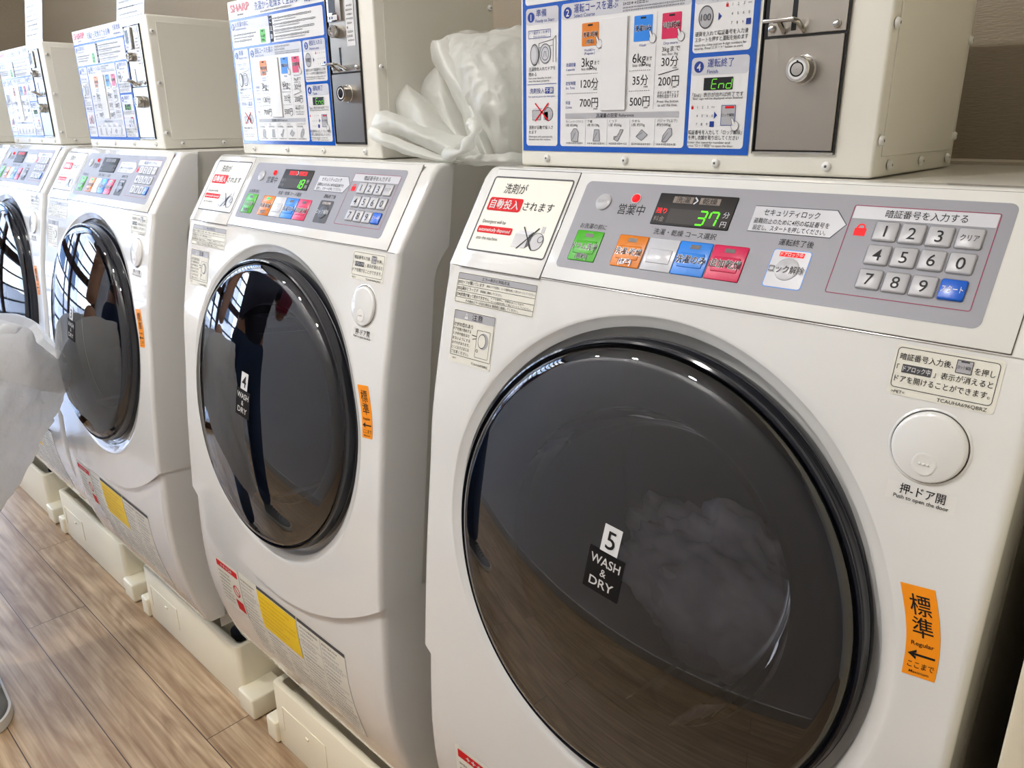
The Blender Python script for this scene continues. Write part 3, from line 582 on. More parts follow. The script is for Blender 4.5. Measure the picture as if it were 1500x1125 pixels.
# ------------------------------------------------------------------ coin boxes on top
def build_coin_box(root):
    BXW, BXH, BXD = .4085, .2445, .23
    ox = BXW / 2
    def B(u, v, h=0): return (u - ox, -h, v)
    mb = MB(); mb.box(-ox, ox, 0, BXD, 0, BXH, BOXP, .003, 3)
    mb.box(ox - .0002, ox + .0012, .016, BXD - .014, .0175, BXH - .012, BOXP, .0005, 1); mb.build('housing', root)
    mb = MB(); c = Canvas(mb, B); h = .0006
    mb.box(.0040 - ox, .2930 - ox, -h, .0002, .0170, .2435, PW, 0)
    c.rect(.0040, .0170, .2930, .2165, BLUE, h + .0002); h += .0004
    for u0, v0, u1, v1 in ((.0085, .1725, .1325, .2125), (.1345, .1725, .2875, .2125), (.0095, .0228, .0572, .1690), (.0614, .0228, .2225, .1690), (.2264, .1100, .2870, .1690), (.2268, .0228, .2871, .1060)): c.rrect(u0, v0, u1, v1, .0035, PW, h)
    for u0, v0, u1, v1 in ((.0085, .1965, .1325, .2125), (.0095, .1522, .0572, .1690), (.0614, .1535, .2225, .1690), (.2264, .1525, .2870, .1690), (.2268, .0900, .2871, .1060)): c.rrect(u0, v0, u1, v1, .0035, LGREY, h + .0001)
    h += .0003
    # heading
    c.text('SHARP', .0445, .2328, .0165, LOGOR, h, 'c', .063, .02); c.dashes(.034, .055, .2218, .004, DGREY, h)
    c.text('洗濯から乾燥まで全自動', .1580, .2290, .0135, NAVY, h, 'c', .132, .006); c.dashes(.11, .205, .2200, .003, DGREY, h)
    c.text('洗濯 乾燥', .2600, .2335, .0105, NAVY, h, 'c', .040, .004); c.dashes(.242, .280, .2225, .005, NAVY, h)
    def badge(n_, u, v, r=.0052): c.disc(u, v, r, NAVY, h); c.text(n_, u, v, r * 1.75, PW, h + .0002, 'c', None, .004)
    # top row
    badge('0', .0155, .2045); c.text('お洗濯の前に', .0225, .2070, .0088, NAVY, h, 'l', .045, .004); c.dashes(.0225, .060, .2000, .003, NAVY, h)
    for i in range(3): c.dashes(.014, .095, .1915 - i * .0048, .0033, K, h, .95 - .1 * i)
    c.rrect(.1030, .1745, .1190, .1945, .001, GREEN, h); c.rect(.1085, .1908, .1135, .1926, K, h + .0002); c.text('ドラム洗浄', .1110, .1845, .0038, K, h + .0002, 'c', .0145); c.text('(無料)', .1110, .1785, .0032, K, h + .0002)
    c.rect(.1345, .1735, .1440, .2115, K, h)
    for i, ch in enumerate('ご注意'): c.text(ch, .1393, .2045 - i * .0115, .0080, PW, h + .0002)
    for i in range(4):
        v_ = .2065 - i * .0088; c.disc(.1475, v_, .0011, K, h, 10); c.dashes(.1500, .2780, v_, .0036, K, h, c.rnd.uniform(.65, 1)); c.dashes(.1500, .2500, v_ - .0038, .0022, DGREY, h, c.rnd.uniform(.5, 1))
    # 1 get ready
    badge('1', .0172, .1600); c.text('準備', .0245, .1632, .0085, NAVY, h, 'l', .0155, .004); c.text('Ready to Start', .0240, .1558, .0046, NAVY, h, 'l', .0275)
    c.frame(.0130, .1380, .0465, .1465, .0008, .0006, NAVY, h); c.text('ドア開ボタンを押す', .0298, .1437, .0034, NAVY, h, 'c', .030); c.text('Press the button', .0298, .1400, .0022, NAVY, h, 'c', .018)
    c.stroke([(.0290, .1325), (.0500, .1355), (.0540, .1390), (.0540, .1120)], .0006, DGREY, h); c.stroke([(.0290, .1325), (.0290, .1110)], .0006, DGREY, h); c.stroke([(.0500, .1355), (.0500, .1120)], .0006, DGREY, h); c.stroke([(.0290, .1280), (.0500, .1295)], .0004, DGREY, h)
    c.disc(.0225, .1210, .0065, GREY, h + .0001, 24, .0115); c.ring(.0225, .1210, .0065, .0008, DGREY, h + .0002, 24, .0115); c.disc(.0215, .1210, .0042, LGREY, h + .0002, 24, .0085); c.disc(.0385, .1215, .0085, LGREY, h + .0001, 24, .0105); c.ring(.0385, .1215, .0085, .0008, DGREY, h + .0002, 24, .0105); c.ring(.0385, .1215, .0055, .0006, DGREY, h + .0002, 24, .0072); c.stroke([(.0365, .1180), (.0372, .1235), (.0395, .1235), (.0402, .1180)], .0006, DGREY, h + .0002)
    c.text('洗濯物を入れてドアを', .0135, .1060, .0046, K, h, 'l', .040, .003); c.text('閉める', .0135, .1005, .0046, K, h, 'l', .012, .003); c.text('Put your laundry in and', .0135, .0965, .0030, K, h, 'l', .0335); c.text('shut the door properly.', .0135, .0935, .0030, K, h, 'l', .0315)
    c.rect(.0115, .0895, .0550, .0901, NAVY, h)
    c.text('洗剤投入', .0150, .0828, .0062, NAVY, h, 'l', .0225, .004); c.rect(.0385, .0795, .0510, .0862, NAVY, h); c.text('不要', .0447, .0828, .0056, PW, h + .0002, 'c', .0115, .006); c.text('No need to put in the detergent', .0330, .0768, .0028, NAVY, h, 'c', .0395)
    c.rect(.0190, .0510, .0320, .0620, GREY, h); c.frame(.0190, .0510, .0320, .0620, .0003, .0005, DGREY, h + .0001); c.poly([(.019, .062), (.0225, .0645), (.0345, .0645), (.032, .062)], LGREY, h); c.disc(.0435, .0575, .0068, GREY, h, 20, .0075); c.ring(.0435, .0575, .0068, .0006, DGREY, h + .0001, 20, .0075); c.rect(.0400, .0640, .0435, .0685, GREY, h); c.rect(.0360, .0510, .0430, .0600, GREY, h)
    c.stroke([(.0235, .0695), (.0440, .0500)], .0016, RED, h + .0003); c.stroke([(.0440, .0695), (.0235, .0500)], .0016, RED, h + .0003)
    c.text('洗剤が自動で投入さ', .0135, .0430, .0044, K, h, 'l', .037, .003); c.text('れます', .0135, .0378, .0044, K, h, 'l', .012, .003); c.text('Detergent will automatically', .0135, .0330, .0029, K, h, 'l', .0365); c.text('dumped into the machine.', .0135, .0300, .0029, K, h, 'l', .034)
    # 2 choose the course
    badge('2', .0703, .1600, .0056); c.text('運転コースを選ぶ', .0790, .1630, .0095, NAVY, h, 'l', .058, .004); c.text('Select Course', .0790, .1562, .0050, NAVY, h, 'l', .028)
    for i in range(2): c.dashes(.1430, .2190, .1658 - i * .0042, .0030, DGREY, h, .6 - .2 * i); c.dashes(.1430, .2190, .1578 - i * .0026, .0018, DGREY, h, .95)
    def hand(u, v):
        c.disc(u + .0035, v - .0035, .0040, PW, h + .0004, 16, .0046); c.ring(u + .0035, v - .0035, .0040, .0004, DGREY, h + .0005, 18, .0046); c.poly([(u - .0008, v + .0035), (u + .0008, v + .0038), (u + .0035, v - .002), (u + .0008, v - .003)], PW, h + .0006); c.stroke([(u + .0008, v - .003), (u - .0008, v + .0035), (u + .0008, v + .0038), (u + .0035, v - .001)], .0004, DGREY, h + .0007)
    def crs(u0, v0, u1, v1, mt, lines):
        c.rrect(u0, v0, u1, v1, .001, mt, h); um = (u0 + u1) / 2; c.rect(um - .0032, v1 - .0032, um + .0032, v1 - .0014, K, h + .0002)
        for t_, v_, s_, w_ in lines: c.text(t_, um, v_, s_, PW, h + .0002, 'c', w_, .06); c.text(t_, um, v_, s_, K, h + .0004, 'c', w_, .004)
    crs(.0905, .1253, .1128, .1478, ORANGE, [('洗濯-乾燥', .1365, .0054, .020), ('(標準)', .1295, .0046, .010)]); hand(.1105, .1300)
    crs(.1575, .1252, .1796, .1490, SKYB, [('洗濯のみ', .1372, .0058, .020)]); hand(.1770, .1305)
    crs(.1908, .1252, .2126, .1485, PINK, [('追加乾燥', .1375, .0058, .020)]); hand(.2095, .1300)
    c.text('Wash&Dry', .1010, .1215, .0034, NAVY, h, 'c', .0145); c.text('(Regular)', .1010, .1182, .0034, NAVY, h, 'c', .014); c.text('Wash', .1685, .1215, .0034, NAVY, h, 'c', .0085); c.text('Dry more', .2015, .1215, .0034, NAVY, h, 'c', .016)
    for v_, a, b in ((.1060, '洗濯容量', 'Capacity'), (.0870, '目安時間', 'Est. Time'), (.0670, '料金', 'Coins')): c.text(a, .0690, v_ + .0018, .0042, NAVY, h, 'l', .0135 if len(a) > 2 else .0068, .004); c.text(b, .0690, v_ - .0028, .0036, NAVY, h, 'l', .0125 if len(b) > 5 else .009)
    c.text('3kg', .0905, .1095, .0125, K, h, 'l', .0160, .002); c.text('まで', .1080, .1082, .0045, K, h, 'l', .0068); c.text('less than 3kg', .1010, .1028, .0040, K, h, 'c', .021)
    c.text('120分', .0900, .0880, .0112, K, h, 'l', .0240, .002); c.text('min', .1100, .0822, .0036, K, h); c.text('700円', .0890, .0685, .0112, K, h, 'l', .0250, .002); c.text('yen', .1105, .0625, .0036, K, h)
    c.text('6kg', .1570, .1098, .0125, K, h, 'l', .0165, .002); c.text('まで', .1742, .1085, .0045, K, h, 'l', .0065); c.text('less than 6kg', .1685, .1030, .0040, K, h, 'c', .022)
    c.text('35分', .1580, .0885, .0112, K, h, 'l', .0190, .002); c.text('min', .1745, .0825, .0036, K, h); c.text('500円', .1555, .0682, .0112, K, h, 'l', .0245, .002); c.text('yen', .1755, .0625, .0036, K, h)
    c.text('3kgまで', .1920, .1160, .0056, K, h, 'l', .0205, .003); c.text('less than 3kg', .1925, .1115, .0034, K, h, 'l', .018); c.text('30分', .1920, .1045, .0108, K, h, 'l', .0195, .002); c.text('min', .2080, .0988, .0034, K, h)
    c.stroke([(.1890, .0925), (.2120, .0970)], .0007, K, h); c.text('200円', .1893, .0865, .0110, K, h, 'l', .0240, .002); c.text('yen', .2085, .0812, .0034, K, h)
    c.text('ボタンを押すことで', .2015, .0755, .0036, K, h, 'c', .025, .002); c.text('時間を追加できます', .2015, .0722, .0036, K, h, 'c', .025, .002); c.text('Press the button', .2015, .0675, .0036, DGREY, h, 'c', .025); c.text('to add the time.', .2015, .0640, .0036, DGREY, h, 'c', .023)
    for u0, u1 in ((.0705, .1150), (.1540, .1820)):
        for v_ in (.0975, .0780):
            for i in range(int((u1 - u0) / .0024)): c.rect(u0 + i * .0024, v_, u0 + i * .0024 + .0011, v_ + .0007, DGREY, h)
    c.rect(.1845, .0605, .1849, .1510, GREY, h); c.rect(.1515, .0605, .1519, .1500, GREY, h)
    c.rect(.0686, .0522, .2152, .0578, GREY, h); c.text('洗濯量の目安', .1120, .0550, .0046, K, h + .0002, 'l', .0285, .003); c.text('Reference', .1425, .0550, .0042, K, h + .0002, 'l', .0190)
    names = [('ワイシャツ・ブラウス', '1枚 約200g', .0830), ('下着', '1枚 約120g', .1130), ('くつ下', '1足 約50g', .1425), ('タオル', '1枚 約70g', .1720), ('パジャマ(上下)', '約500g', .2030)]
    for i, (a, b, u) in enumerate(names):
        w_ = .024 if len(a) > 6 else (.005 * len(a) * .7); c.text(a, u - .0130, .0490, .0032, K, h, 'l', w_); c.text(b, u - .0130, .0452, .0034, K, h, 'l', .0165)
        v = .0345
        shp = [[(-.005, -.006), (.004, -.007), (.005, .003), (.002, .007), (-.002, .007), (-.006, .002)], [(-.0045, -.006), (.0045, -.006), (.0035, .006), (-.0030, .006)], [(-.006, -.004), (-.001, -.006), (.006, .006), (.002, .006), (-.001, -.001), (-.006, -.001)], [(-.007, -.001), (0, -.005), (.007, .001), (0, .006)], [(-.006, -.006), (-.001, -.006), (.0055, .001), (.005, .007), (.001, .007), (-.005, .000)]][i]
        q = [(u + x, v + y) for x, y in shp]; c.poly(q, GREY, h); c.stroke(q + [q[0]], .0005, DGREY, h + .0001); c.stroke([q[0], (u + .001, v + .003)], .0004, DGREY, h + .0002)
        c.dashes(u - .0125, u + .0110, .0262, .0021, DGREY, h)
        if i: c.rect(u - .0155, .0240, u - .0151, .0510, GREY, h)
    # 3 pay and start
    badge('3', .2360, .1610); c.text('硬貨を入れる', .2440, .1640, .0080, NAVY, h, 'l', .036, .004); c.text('Deposit coins', .2440, .1565, .0048, NAVY, h, 'l', .0265)
    c.disc(.2390, .1410, .0078, GREY, h, 28, .0100); c.ring(.2390, .1410, .0078, .0008, DGREY, h + .0002, 30, .0100); c.text('100', .2390, .1410, .0085, LGREY, h + .0002, 'c', .0105, .01); c.text('100', .2390, .1410, .0085, DGREY, h + .0004, 'c', .0105)
    def pad(u, v):
        for i, ch in enumerate('123C456-789-'):
            uu, vv = u + (i % 4) * .0056, v - (i // 4) * .0078
            if ch in '123456789': c.text(ch, uu, vv, .0034, DGREY, h)
            elif ch == 'C': c.rect(uu - .0018, vv - .0005, uu + .0018, vv + .0005, GREY, h)
            elif i == 7: c.text('0', uu, vv, .0034, DGREY, h)
            else: c.rrect(uu - .0024, vv - .0026, uu + .0024, vv + .0026, .0005, NAVY, h)
        c.rrect(u - .0068, v - .0018, u - .0044, v + .0008, .0004, RED, h); c.ring(u - .0056, v + .0010, .0010, .0004, RED, h, 12)
    pad(.2660, .1495); c.poly([(.2520, .1370), (.2520, .1440), (.2555, .1405)], NAVY, h)
    c.text('硬貨を入れて暗証番号を入力後', .2285, .1265, .0046, K, h, 'l', .0550, .003); c.text('スタートを押すと運転を始めます', .2285, .1215, .0046, K, h, 'l', .0550, .003); c.text('Insert the coins and set 4-digit numbers for', .2285, .1170, .0031, K, h, 'l', .0540); c.text('security. Press"スタート" button to start.', .2285, .1140, .0031, K, h, 'l', .0510)
    # 4 finish
    badge('4', .2349, .0976); c.text('運転終了', .2440, .1003, .0084, NAVY, h, 'l', .0275, .004); c.text('Finish', .2440, .0930, .0050, NAVY, h, 'l', .0115)
    c.rect(.2412, .0762, .2720, .0875, K, h); PARTS['seven'](c, 'End', .2495, .0775, .0052, .0085, LEDGP, h + .0002, .0009)
    c.text('「End」表示が出れば終了です', .2565, .0722, .0044, K, h, 'c', .0540, .003); c.text('"End" sign will be displayed when finished.', .2565, .0690, .0029, K, h, 'c', .0540)
    pad(.2360, .0610); c.poly([(.2545, .0500), (.2545, .0570), (.2580, .0535)], NAVY, h)
    c.rect(.2620, .0440, .2770, .0625, GREY, h); c.frame(.2620, .0440, .2770, .0625, .0006, .0005, NAVY, h + .0001); c.rect(.2660, .0595, .2755, .0615, RED, h + .0002); c.text('ロック解除', .2695, .0535, .0034, K, h + .0002, 'c', .013); hand(.2740, .0470)
    c.text('暗証番号を入力して「ロック解除」', .2275, .0378, .0046, K, h, 'l', .0575, .003); c.text('を押し衣類を取り出してください', .2275, .0328, .0046, K, h, 'l', .0550, .003); c.text('Enter the security number and', .2275, .0285, .0032, K, h, 'l', .0460); c.text('press "ロック解除" to open the door.', .2275, .0253, .0032, K, h, 'l', .0500)
    po = mb.build('instruction_sheet', root, fix=False); po['label'] = 'blue and white printed instruction sheet'
    mb = MB(); mb.box(.1182 - ox, .1502 - ox, -.0028, -.0012, .0600, .1500, PW, .0004, 1); mb.build('blank_cover_strip', po)['label'] = 'blank white strip hiding one column'
    # coin unit
    mb = MB(); mb.box(.2975 - ox, .3745 - ox, -.0012, .0005, .0195, .2305, BLACKP, .0004, 1)
    for a in ((.2970, .3750, .0190, .0210), (.2970, .3750, .2295, .2310)): mb.box(a[0] - ox, a[1] - ox, -.0030, 0, a[2], a[3], CHROME, .0004, 1)
    for a in ((.2970, .2985), (.3735, .3750)): mb.box(a[0] - ox, a[1] - ox, -.0030, 0, .0190, .2310, BLACKP, .0004, 1)
    cu = mb.build('coin_unit', root)
    mb = MB(); mb.box(.3030 - ox, .3728 - ox, -.0024, -.0008, .1193, .2285, STEEL, .0004, 1); c = Canvas(mb, B)
    c.rect(.3245, .1225, .3290, .1525, BLACKP, .0027)
    mb.box(.3050 - ox, .3380 - ox, -.0055, -.0020, .1870, .2265, CHROME, .0008, 2); c.rect(.3100, .1985, .3260, .2225, DARKP, .0058); c.rect(.3080, .1885, .3300, .1955, PW, .0058); c.rect(.3105, .1905, .3130, .1935, NAVY, .0060); c.rect(.3165, .1905, .3190, .1935, NAVY, .0060)
    cp = mb.build('coin_plate', cu); cp['label'] = 'brushed steel plate with a black coin slot'
    mb = MB(); c = Canvas(mb, B); c.rect(.3462, .1530, .3662, .2280, PW, .0028)
    for i in range(9):
        v_ = .2050 - i * .0056
        if i == 5: c.poly([(.3480, v_), (.3505, v_ + .0025), (.3505, v_ - .0025)], K, .0030); continue
        c.dashes(.3480 if i % 2 else .3495, .3650, v_, .0030, K, .0030, c.rnd.uniform(.75, 1))
    c.disc(.3575, .2190, .0055, GREY, .0030); c.poly([(.3475, .2190), (.3505, .2215), (.3505, .2165)], K, .0030); mb.build('coin_guide_sticker', cp)
    kb = lambda u0, v0: (lambda a, b, w: (u0 - ox + a, -w, v0 + b))
    mb = MB(); mb.lathe([(.0085, .0022), (.0085, .0110), (.0075, .0125), (.0050, .0125), (.0045, .0110), (.0005, .0110)], kb(.3218, .1738), CHROME, 32); mb.build('return_knob', cp)
    for u0, v0 in ((.3070, .1252), (.3648, .1247)):
        mb = MB(); mb.lathe([(.0036, .0022), (.0034, .0038), (.0022, .0048), (.0003, .0050)], kb(u0, v0), CHROME, 20); mb.build('plate_screw', cp)
    mb = MB(); mb.tube([(.3185 - ox, -.0020, .1215), (.3190 - ox, -.0140, .1285), (.3200 - ox, -.0190, .1300)], .0022, CHROME, 10); mb.tube([(.3365 - ox, -.0020, .1215), (.3350 - ox, -.0140, .1285), (.3310 - ox, -.0190, .1300)], .0022, CHROME, 10)
    mb.box(.3070 - ox, .3360 - ox, -.0245, -.0130, .1282, .1312, CHROME, .0013, 3); mb.build('coin_tray_lever', cp)
    mb = MB(); mb.box(.3005 - ox, .3722 - ox, -.0026, -.0008, .0222, .1172, STEEL, .0005, 1); cd = mb.build('cash_door', cu); cd['label'] = 'brushed steel cash door'
    mb = MB(); mb.lathe([(.0122, .0024), (.0122, .0034), (.0112, .0038), (.0108, .0150), (.0100, .0160), (.0080, .0160)], kb(.3395, .0900), CHROME, 36); mb.lathe([(.0080, .0160), (.0062, .0161)], kb(.3395, .0900), PW, 36); mb.lathe([(.0062, .0160), (.0060, .0150), (.0052, .0150), (.0050, .0160)], kb(.3395, .0900), BLACKP, 36); mb.lathe([(.0050, .0160), (.0003, .0162)], kb(.3395, .0900), CHROME, 36)
    c = Canvas(mb, B); c.rect(.3387, .0950, .3403, .0972, BLACKP, .0164); mb.build('key_lock', cd)
    # screws
    def screw(fn):
        m2 = MB(); m2.lathe([(.0044, 0), (.0042, .0016), (.0032, .0028), (.0014, .0033), (.0003, .0033)], fn, W2, 20); m2.lathe([(.0013, .00335), (.0003, .00338)], fn, GAP, 6); m2.build('screw', root)
    for u0 in (.0415, .1513, .2595, .3690): screw(kb(u0, .0091))
    for y_, z_ in ((.036, .0100), (.1230, .0100), (.2070, .0100), (.0072, .0310), (.2200, .0310), (.0072, .1225), (.2210, .1225), (.0072, .2150), (.2210, .2150)): screw(lambda a, b, w, y_=y_, z_=z_: (ox + .0008 + w, y_ + a, z_ + b))
LEDGP = mat('ink_segment_green', (120, 230, 60), .3)
BG = 'coin boxes standing on the washers'
BLAB = ['cream coin box with steel cash door, nearest, on the washer numbered 5', 'cream coin box on the washer numbered 4, its sheet glaring with window light', 'cream coin box third from the camera, with a paper notice standing on top', 'cream coin box fourth from the camera, cut by the left edge of the photo', 'cream coin box farthest along the row of washers']
b5 = empty('coin_box', at(0, (.20425, 0, .0003)))
build_coin_box(b5); tag(b5, BLAB[0], 'coin box', BG)
for k in range(1, 5):
    r = copy_tree(b5, None, {}); r.location = at(k, (.20425, 0, .0003)); r.rotation_euler = (0, 0, PLACE[k][3]); r['label'] = BLAB[k]

# ------------------------------------------------------------------ drip pans on the floor
def build_pan(name, cx):
    mb = MB(); z0 = .002; top = .160
    o = bpy.data.objects.new(name, None)
    def tray(x0, x1, y0, y1, zt, zb, th):
        rr = Canvas._rr
        L = lambda d, z, r: [(u, v, z) for u, v in rr(None, x0 + d, y0 + d, x1 - d, y1 - d, r, 6)]
        loops = [L(.001, z0, .012), L(0, z0 + .003, .013), L(0, zt - .005, .013), L(.0015, zt - .0015, .012), L(.005, zt, .010), L(th - .004, zt, .008), L(th, zt - .003, .007), L(th, zb + .004, .007), L(th + .004, zb, .006)]
        mb.grid(loops, CREAM, True); mb.add(loops[-1], [tuple(range(len(loops[-1])))], CREAM)
    tray(-.271, .242, -.097, .345, top, .114, .016)
    for x0, x1 in ((-.3015, -.262), (.235, .3005)):
        for y0, y1 in ((-.105, -.02), (.26, .352)): mb.box(x0, x1, y0, y1, z0, .0565, CREAM, .005, 3)
    # raised outline and nub on the front face
    for a in ((-.235, -.075, .112, .1135), (-.235, -.2335, .05, .1135), (-.0765, -.075, .05, .1135)): mb.box(a[0], a[1], -.0985, -.096, a[2], a[3], CREAM, .0005, 1)
    mb.box(-.150, -.138, -.100, -.096, .083, .089, CREAM, .002, 2)
    return mb.build(name, None, 40, True, (cx, 0, 0))
PG = 'cream drip pans under the washers'
PL = ['cream plastic drip pan on the floor under the nearest washer', 'cream plastic drip pan at the bottom edge of the photo, under the washer numbered 4', 'cream plastic drip pan under the third washer from the camera', 'cream plastic drip pan under the washer behind the laundry bag', 'cream plastic drip pan farthest along the row, beside the laundry bag']
pan = build_pan('drip_pan', .2933); tag(pan, PL[0], 'drip pan', PG)
for k in range(1, 5):
    p = pan.copy(); COL.objects.link(p); p.location = (.2933 - .66 * k, 0, 0); p['label'] = PL[k]

# ------------------------------------------------------------------ notices standing on two of the boxes
def notice(k, u0, label):
    mb = MB(); rows = [[], []]
    def N(u, v, h): return (u, .17 * v - h, v)
    c = Canvas(mb, N); c.rect(0, 0, .135, .21, PW, 0, 2, 8); c.rect(0, 0, .135, .21, PW, -.0004, 2, 8)
    c.frame(.004, .004, .131, .024, .001, .0008, DGREY, .0003)
    for i in range(16):
        v_ = .012 + i * .0115
        if i % 4 == 3: c.dashes(.014, .11, v_, .0065, K, .0003, c.rnd.uniform(.6, 1))
        else: c.dashes(.010, .125, v_, .0034, DGREY, .0003, c.rnd.uniform(.5, 1))
    o = mb.build('paper_notice', None, fix=False); o.location = at(k, (u0, .012, .2455)); tag(o, label, 'notice', 'paper notices on the coin boxes')
notice(2, .234, 'white paper notice standing on the third coin box from the camera')
notice(3, .236, 'white paper notice standing on the fourth coin box, near the left edge')

# ------------------------------------------------------------------ sheets of plastic film
def catmull(p, t):
    n = len(p) - 1; x = max(0, min(t * n, n - 1e-6)); i = int(x); f = x - i
    a, b, c, d = p[max(i - 1, 0)], p[i], p[i + 1], p[min(i + 2, n)]
    return .5 * ((2 * b) + (c - a) * f + (2 * a - 5 * b + 4 * c - d) * f * f + (3 * b - a - 3 * c + d) * f**3)
def crumple(p, amp, sc, seed):
    q = p * sc + Vector((seed, seed * .7, -seed)); n1 = noise.noise_vector(q); r = 1 - abs(noise.noise(q * 1.7)) * 2; n2 = noise.noise_vector(q * 3.1)
    r2 = 1 - abs(noise.noise(q * 3.7 + Vector((9, 4, 1)))) * 2; return p + (n1 * .9 + n2 * .35) * amp + Vector((.5, -.9, .2)) * ((r * .6 + r2 * .35) * amp)
def loft(mb, rows, mt, nu=40, nv=40, amp=.006, sc=14, seed=0, closed=False):
    R = [[Vector(q) for q in r] for r in rows]; out = []
    for i in range(nu + 1):
        cp = [catmull([r[j] for r in R], i / nu) for j in range(len(R[0]))]
        if closed: cp = cp + cp[:1]
        out.append([crumple(catmull(cp, j / nv), amp, sc, seed) for j in range(nv + 1)])
    mb.grid(out, mt)
def unp(px, py, y):                                      # the point at depth y seen at a photo position (used only to read off sizes)
    M = cam.matrix_world; d = M.to_3x3() @ Vector(((px - 750) / 1124.047, -(py - 562.5) / 1124.047, -1)); o = M.translation
    return o + d * ((y - o.y) / d.y)
mb = MB(); U = unp
# upright back of the bag, folding over to the right
loft(mb, [[U(700, 238, .06), U(690, 236, .05), U(735, 240, .03), U(775, 238, .08)], [U(682, 180, .07), U(700, 190, .03), U(740, 190, .02), U(790, 190, .09)], [U(655, 120, .07), U(690, 130, .02), U(740, 130, .03), U(800, 130, .1)], [U(637, 75, .07), U(680, 75, .04), U(730, 70, .06), U(800, 70, .12)], [U(636, 60, .08), U(685, 47, .08), U(740, 43, .10), U(810, 40, .15)]], FILM, 60, 60, .008, 16, 1)
loft(mb, [[U(705, 240, .10), U(740, 240, .14), U(790, 238, .14)], [U(660, 150, .13), U(720, 140, .18), U(800, 130, .17)], [U(640, 62, .10), U(700, 46, .12), U(815, 42, .17)]], FILM, 50, 50, .008, 16, 2)
# rolled hem down its left edge
loft(mb, [[U(632, 62, .07), U(640, 58, .05), U(660, 52, .08)], [U(634, 90, .07), U(648, 88, .04), U(668, 80, .06)], [U(660, 135, .06), U(676, 135, .03), U(692, 125, .05)], [U(676, 165, .06), U(690, 168, .02), U(704, 160, .04)], [U(688, 190, .05), U(700, 200, .01), U(716, 196, .03)], [U(706, 236, .04), U(716, 236, .01), U(728, 236, .03)]], FILM, 40, 16, .003, 24, 3)
# leaves fanning out to the left
loft(mb, [[U(642, 97, .09), U(644, 96, .09), U(646, 98, .09)], [U(618, 130, .08), U(644, 130, .05), U(664, 130, .08)], [U(622, 170, .08), U(654, 170, .04), U(682, 172, .07)], [U(650, 215, .06), U(675, 212, .03), U(695, 215, .05)]], FILM, 30, 26, .004, 18, 4)
loft(mb, [[U(596, 125, .05), U(599, 124, .05), U(604, 127, .05)], [U(576, 145, .045), U(608, 150, .02), U(640, 160, .05)], [U(572, 168, .04), U(620, 180, .01), U(668, 195, .04)], [U(600, 200, .03), U(645, 205, 0), U(692, 225, .03)], [U(660, 232, .02), U(680, 232, .01), U(700, 236, .03)]], FILM, 34, 28, .004, 18, 5)
loft(mb, [[U(546, 178, -.012), U(552, 164, -.008), U(566, 162, .0)], [U(548, 186, -.014), U(576, 176, -.02), U(602, 176, .01)], [U(580, 198, -.012), U(612, 196, -.024), U(650, 192, .01)], [U(625, 218, -.012), U(652, 216, -.022), U(688, 206, .01)], [U(664, 238, -.005), U(680, 234, -.012), U(706, 226, .01)]], FILM, 34, 28, .004, 20, 6)
loft(mb, [[U(544, 186, -.012), U(540, 194, -.012), U(541, 202, -.010)], [U(566, 196, -.016), U(562, 206, -.024), U(560, 212, -.010)], [U(610, 212, -.014), U(606, 222, -.026), U(602, 228, -.010)], [U(655, 230, -.010), U(652, 234, -.022), U(648, 237, -.008)], [U(700, 240, -.005), U(698, 238, -.012), U(696, 240, .0)]], FILM, 30, 18, .003, 20, 7)
# twisted handle and the gathered bottom
mb.tube([crumple(catmull([U(652, 226, -.02), U(676, 222, -.035), U(690, 202, -.035), U(697, 186, -.02), U(692, 182, .0)], t / 18), .002, 30, 2) for t in range(19)], [.006 + .003 * math.sin(t * 1.1) for t in range(19)], FILM, 12)
loft(mb, [[U(660, 236, -.01), U(690, 230, -.02), U(740, 225, -.005), U(775, 225, .03)], [U(680, 238, -.014), U(705, 238, -.022), U(745, 236, -.008), U(775, 236, .03)], [U(665, 242, .0), U(700, 243, -.004), U(745, 243, .01), U(775, 241, .05)]], FILM, 20, 40, .004, 24, 8)
bag = mb.build('plastic_bag', None, 40, False)
tag(bag, 'crumpled white plastic bag on the washer tops between two coin boxes', 'plastic bag')

# big white laundry bag held beside the person, one corner drooping towards the third washer
def ux(px, py, x):
    M = cam.matrix_world; d = M.to_3x3() @ Vector(((px - 750) / 1124.047, -(py - 562.5) / 1124.047, -1)); o = M.translation
    return o + d * ((x - o.x) / d.x)
mb = MB(); XB = -1.24
r0 = [ux(112, 545, XB - .01), ux(62, 509, XB + .02), ux(38, 480, XB + .03), ux(-50, 466, XB + .02), ux(-200, 490, XB), ux(-50, 462, XB - .06), ux(40, 466, XB - .07), ux(78, 503, XB - .05)]
rows = []
for px, py, lx in ((109, 562, -205), (104, 580, -212), (92, 602, -220), (74, 633, -225), (54, 667, -228), (29, 708, -225), (7, 745, -220), (-30, 806, -215), (-80, 880, -205), (-120, 930, -190)):
    t = (py - 548) / 382; dep = .05 + .07 * math.sin(math.pi * min(1, .15 + t * .9))
    f = lambda q: px + (lx - px) * q
    rows.append([ux(px, py, XB), ux(f(.22), py - 8, XB + dep * .7), ux(f(.5), py, XB + dep), ux(f(.8), py, XB + dep * .6), ux(lx, py, XB), ux(f(.8), py, XB - dep * .9), ux(f(.5), py, XB - dep * 1.3), ux(f(.22), py - 4, XB - dep * .8)])
loft(mb, [r0] + rows, FILM2, 110, 190, .015, 10, 11, True)
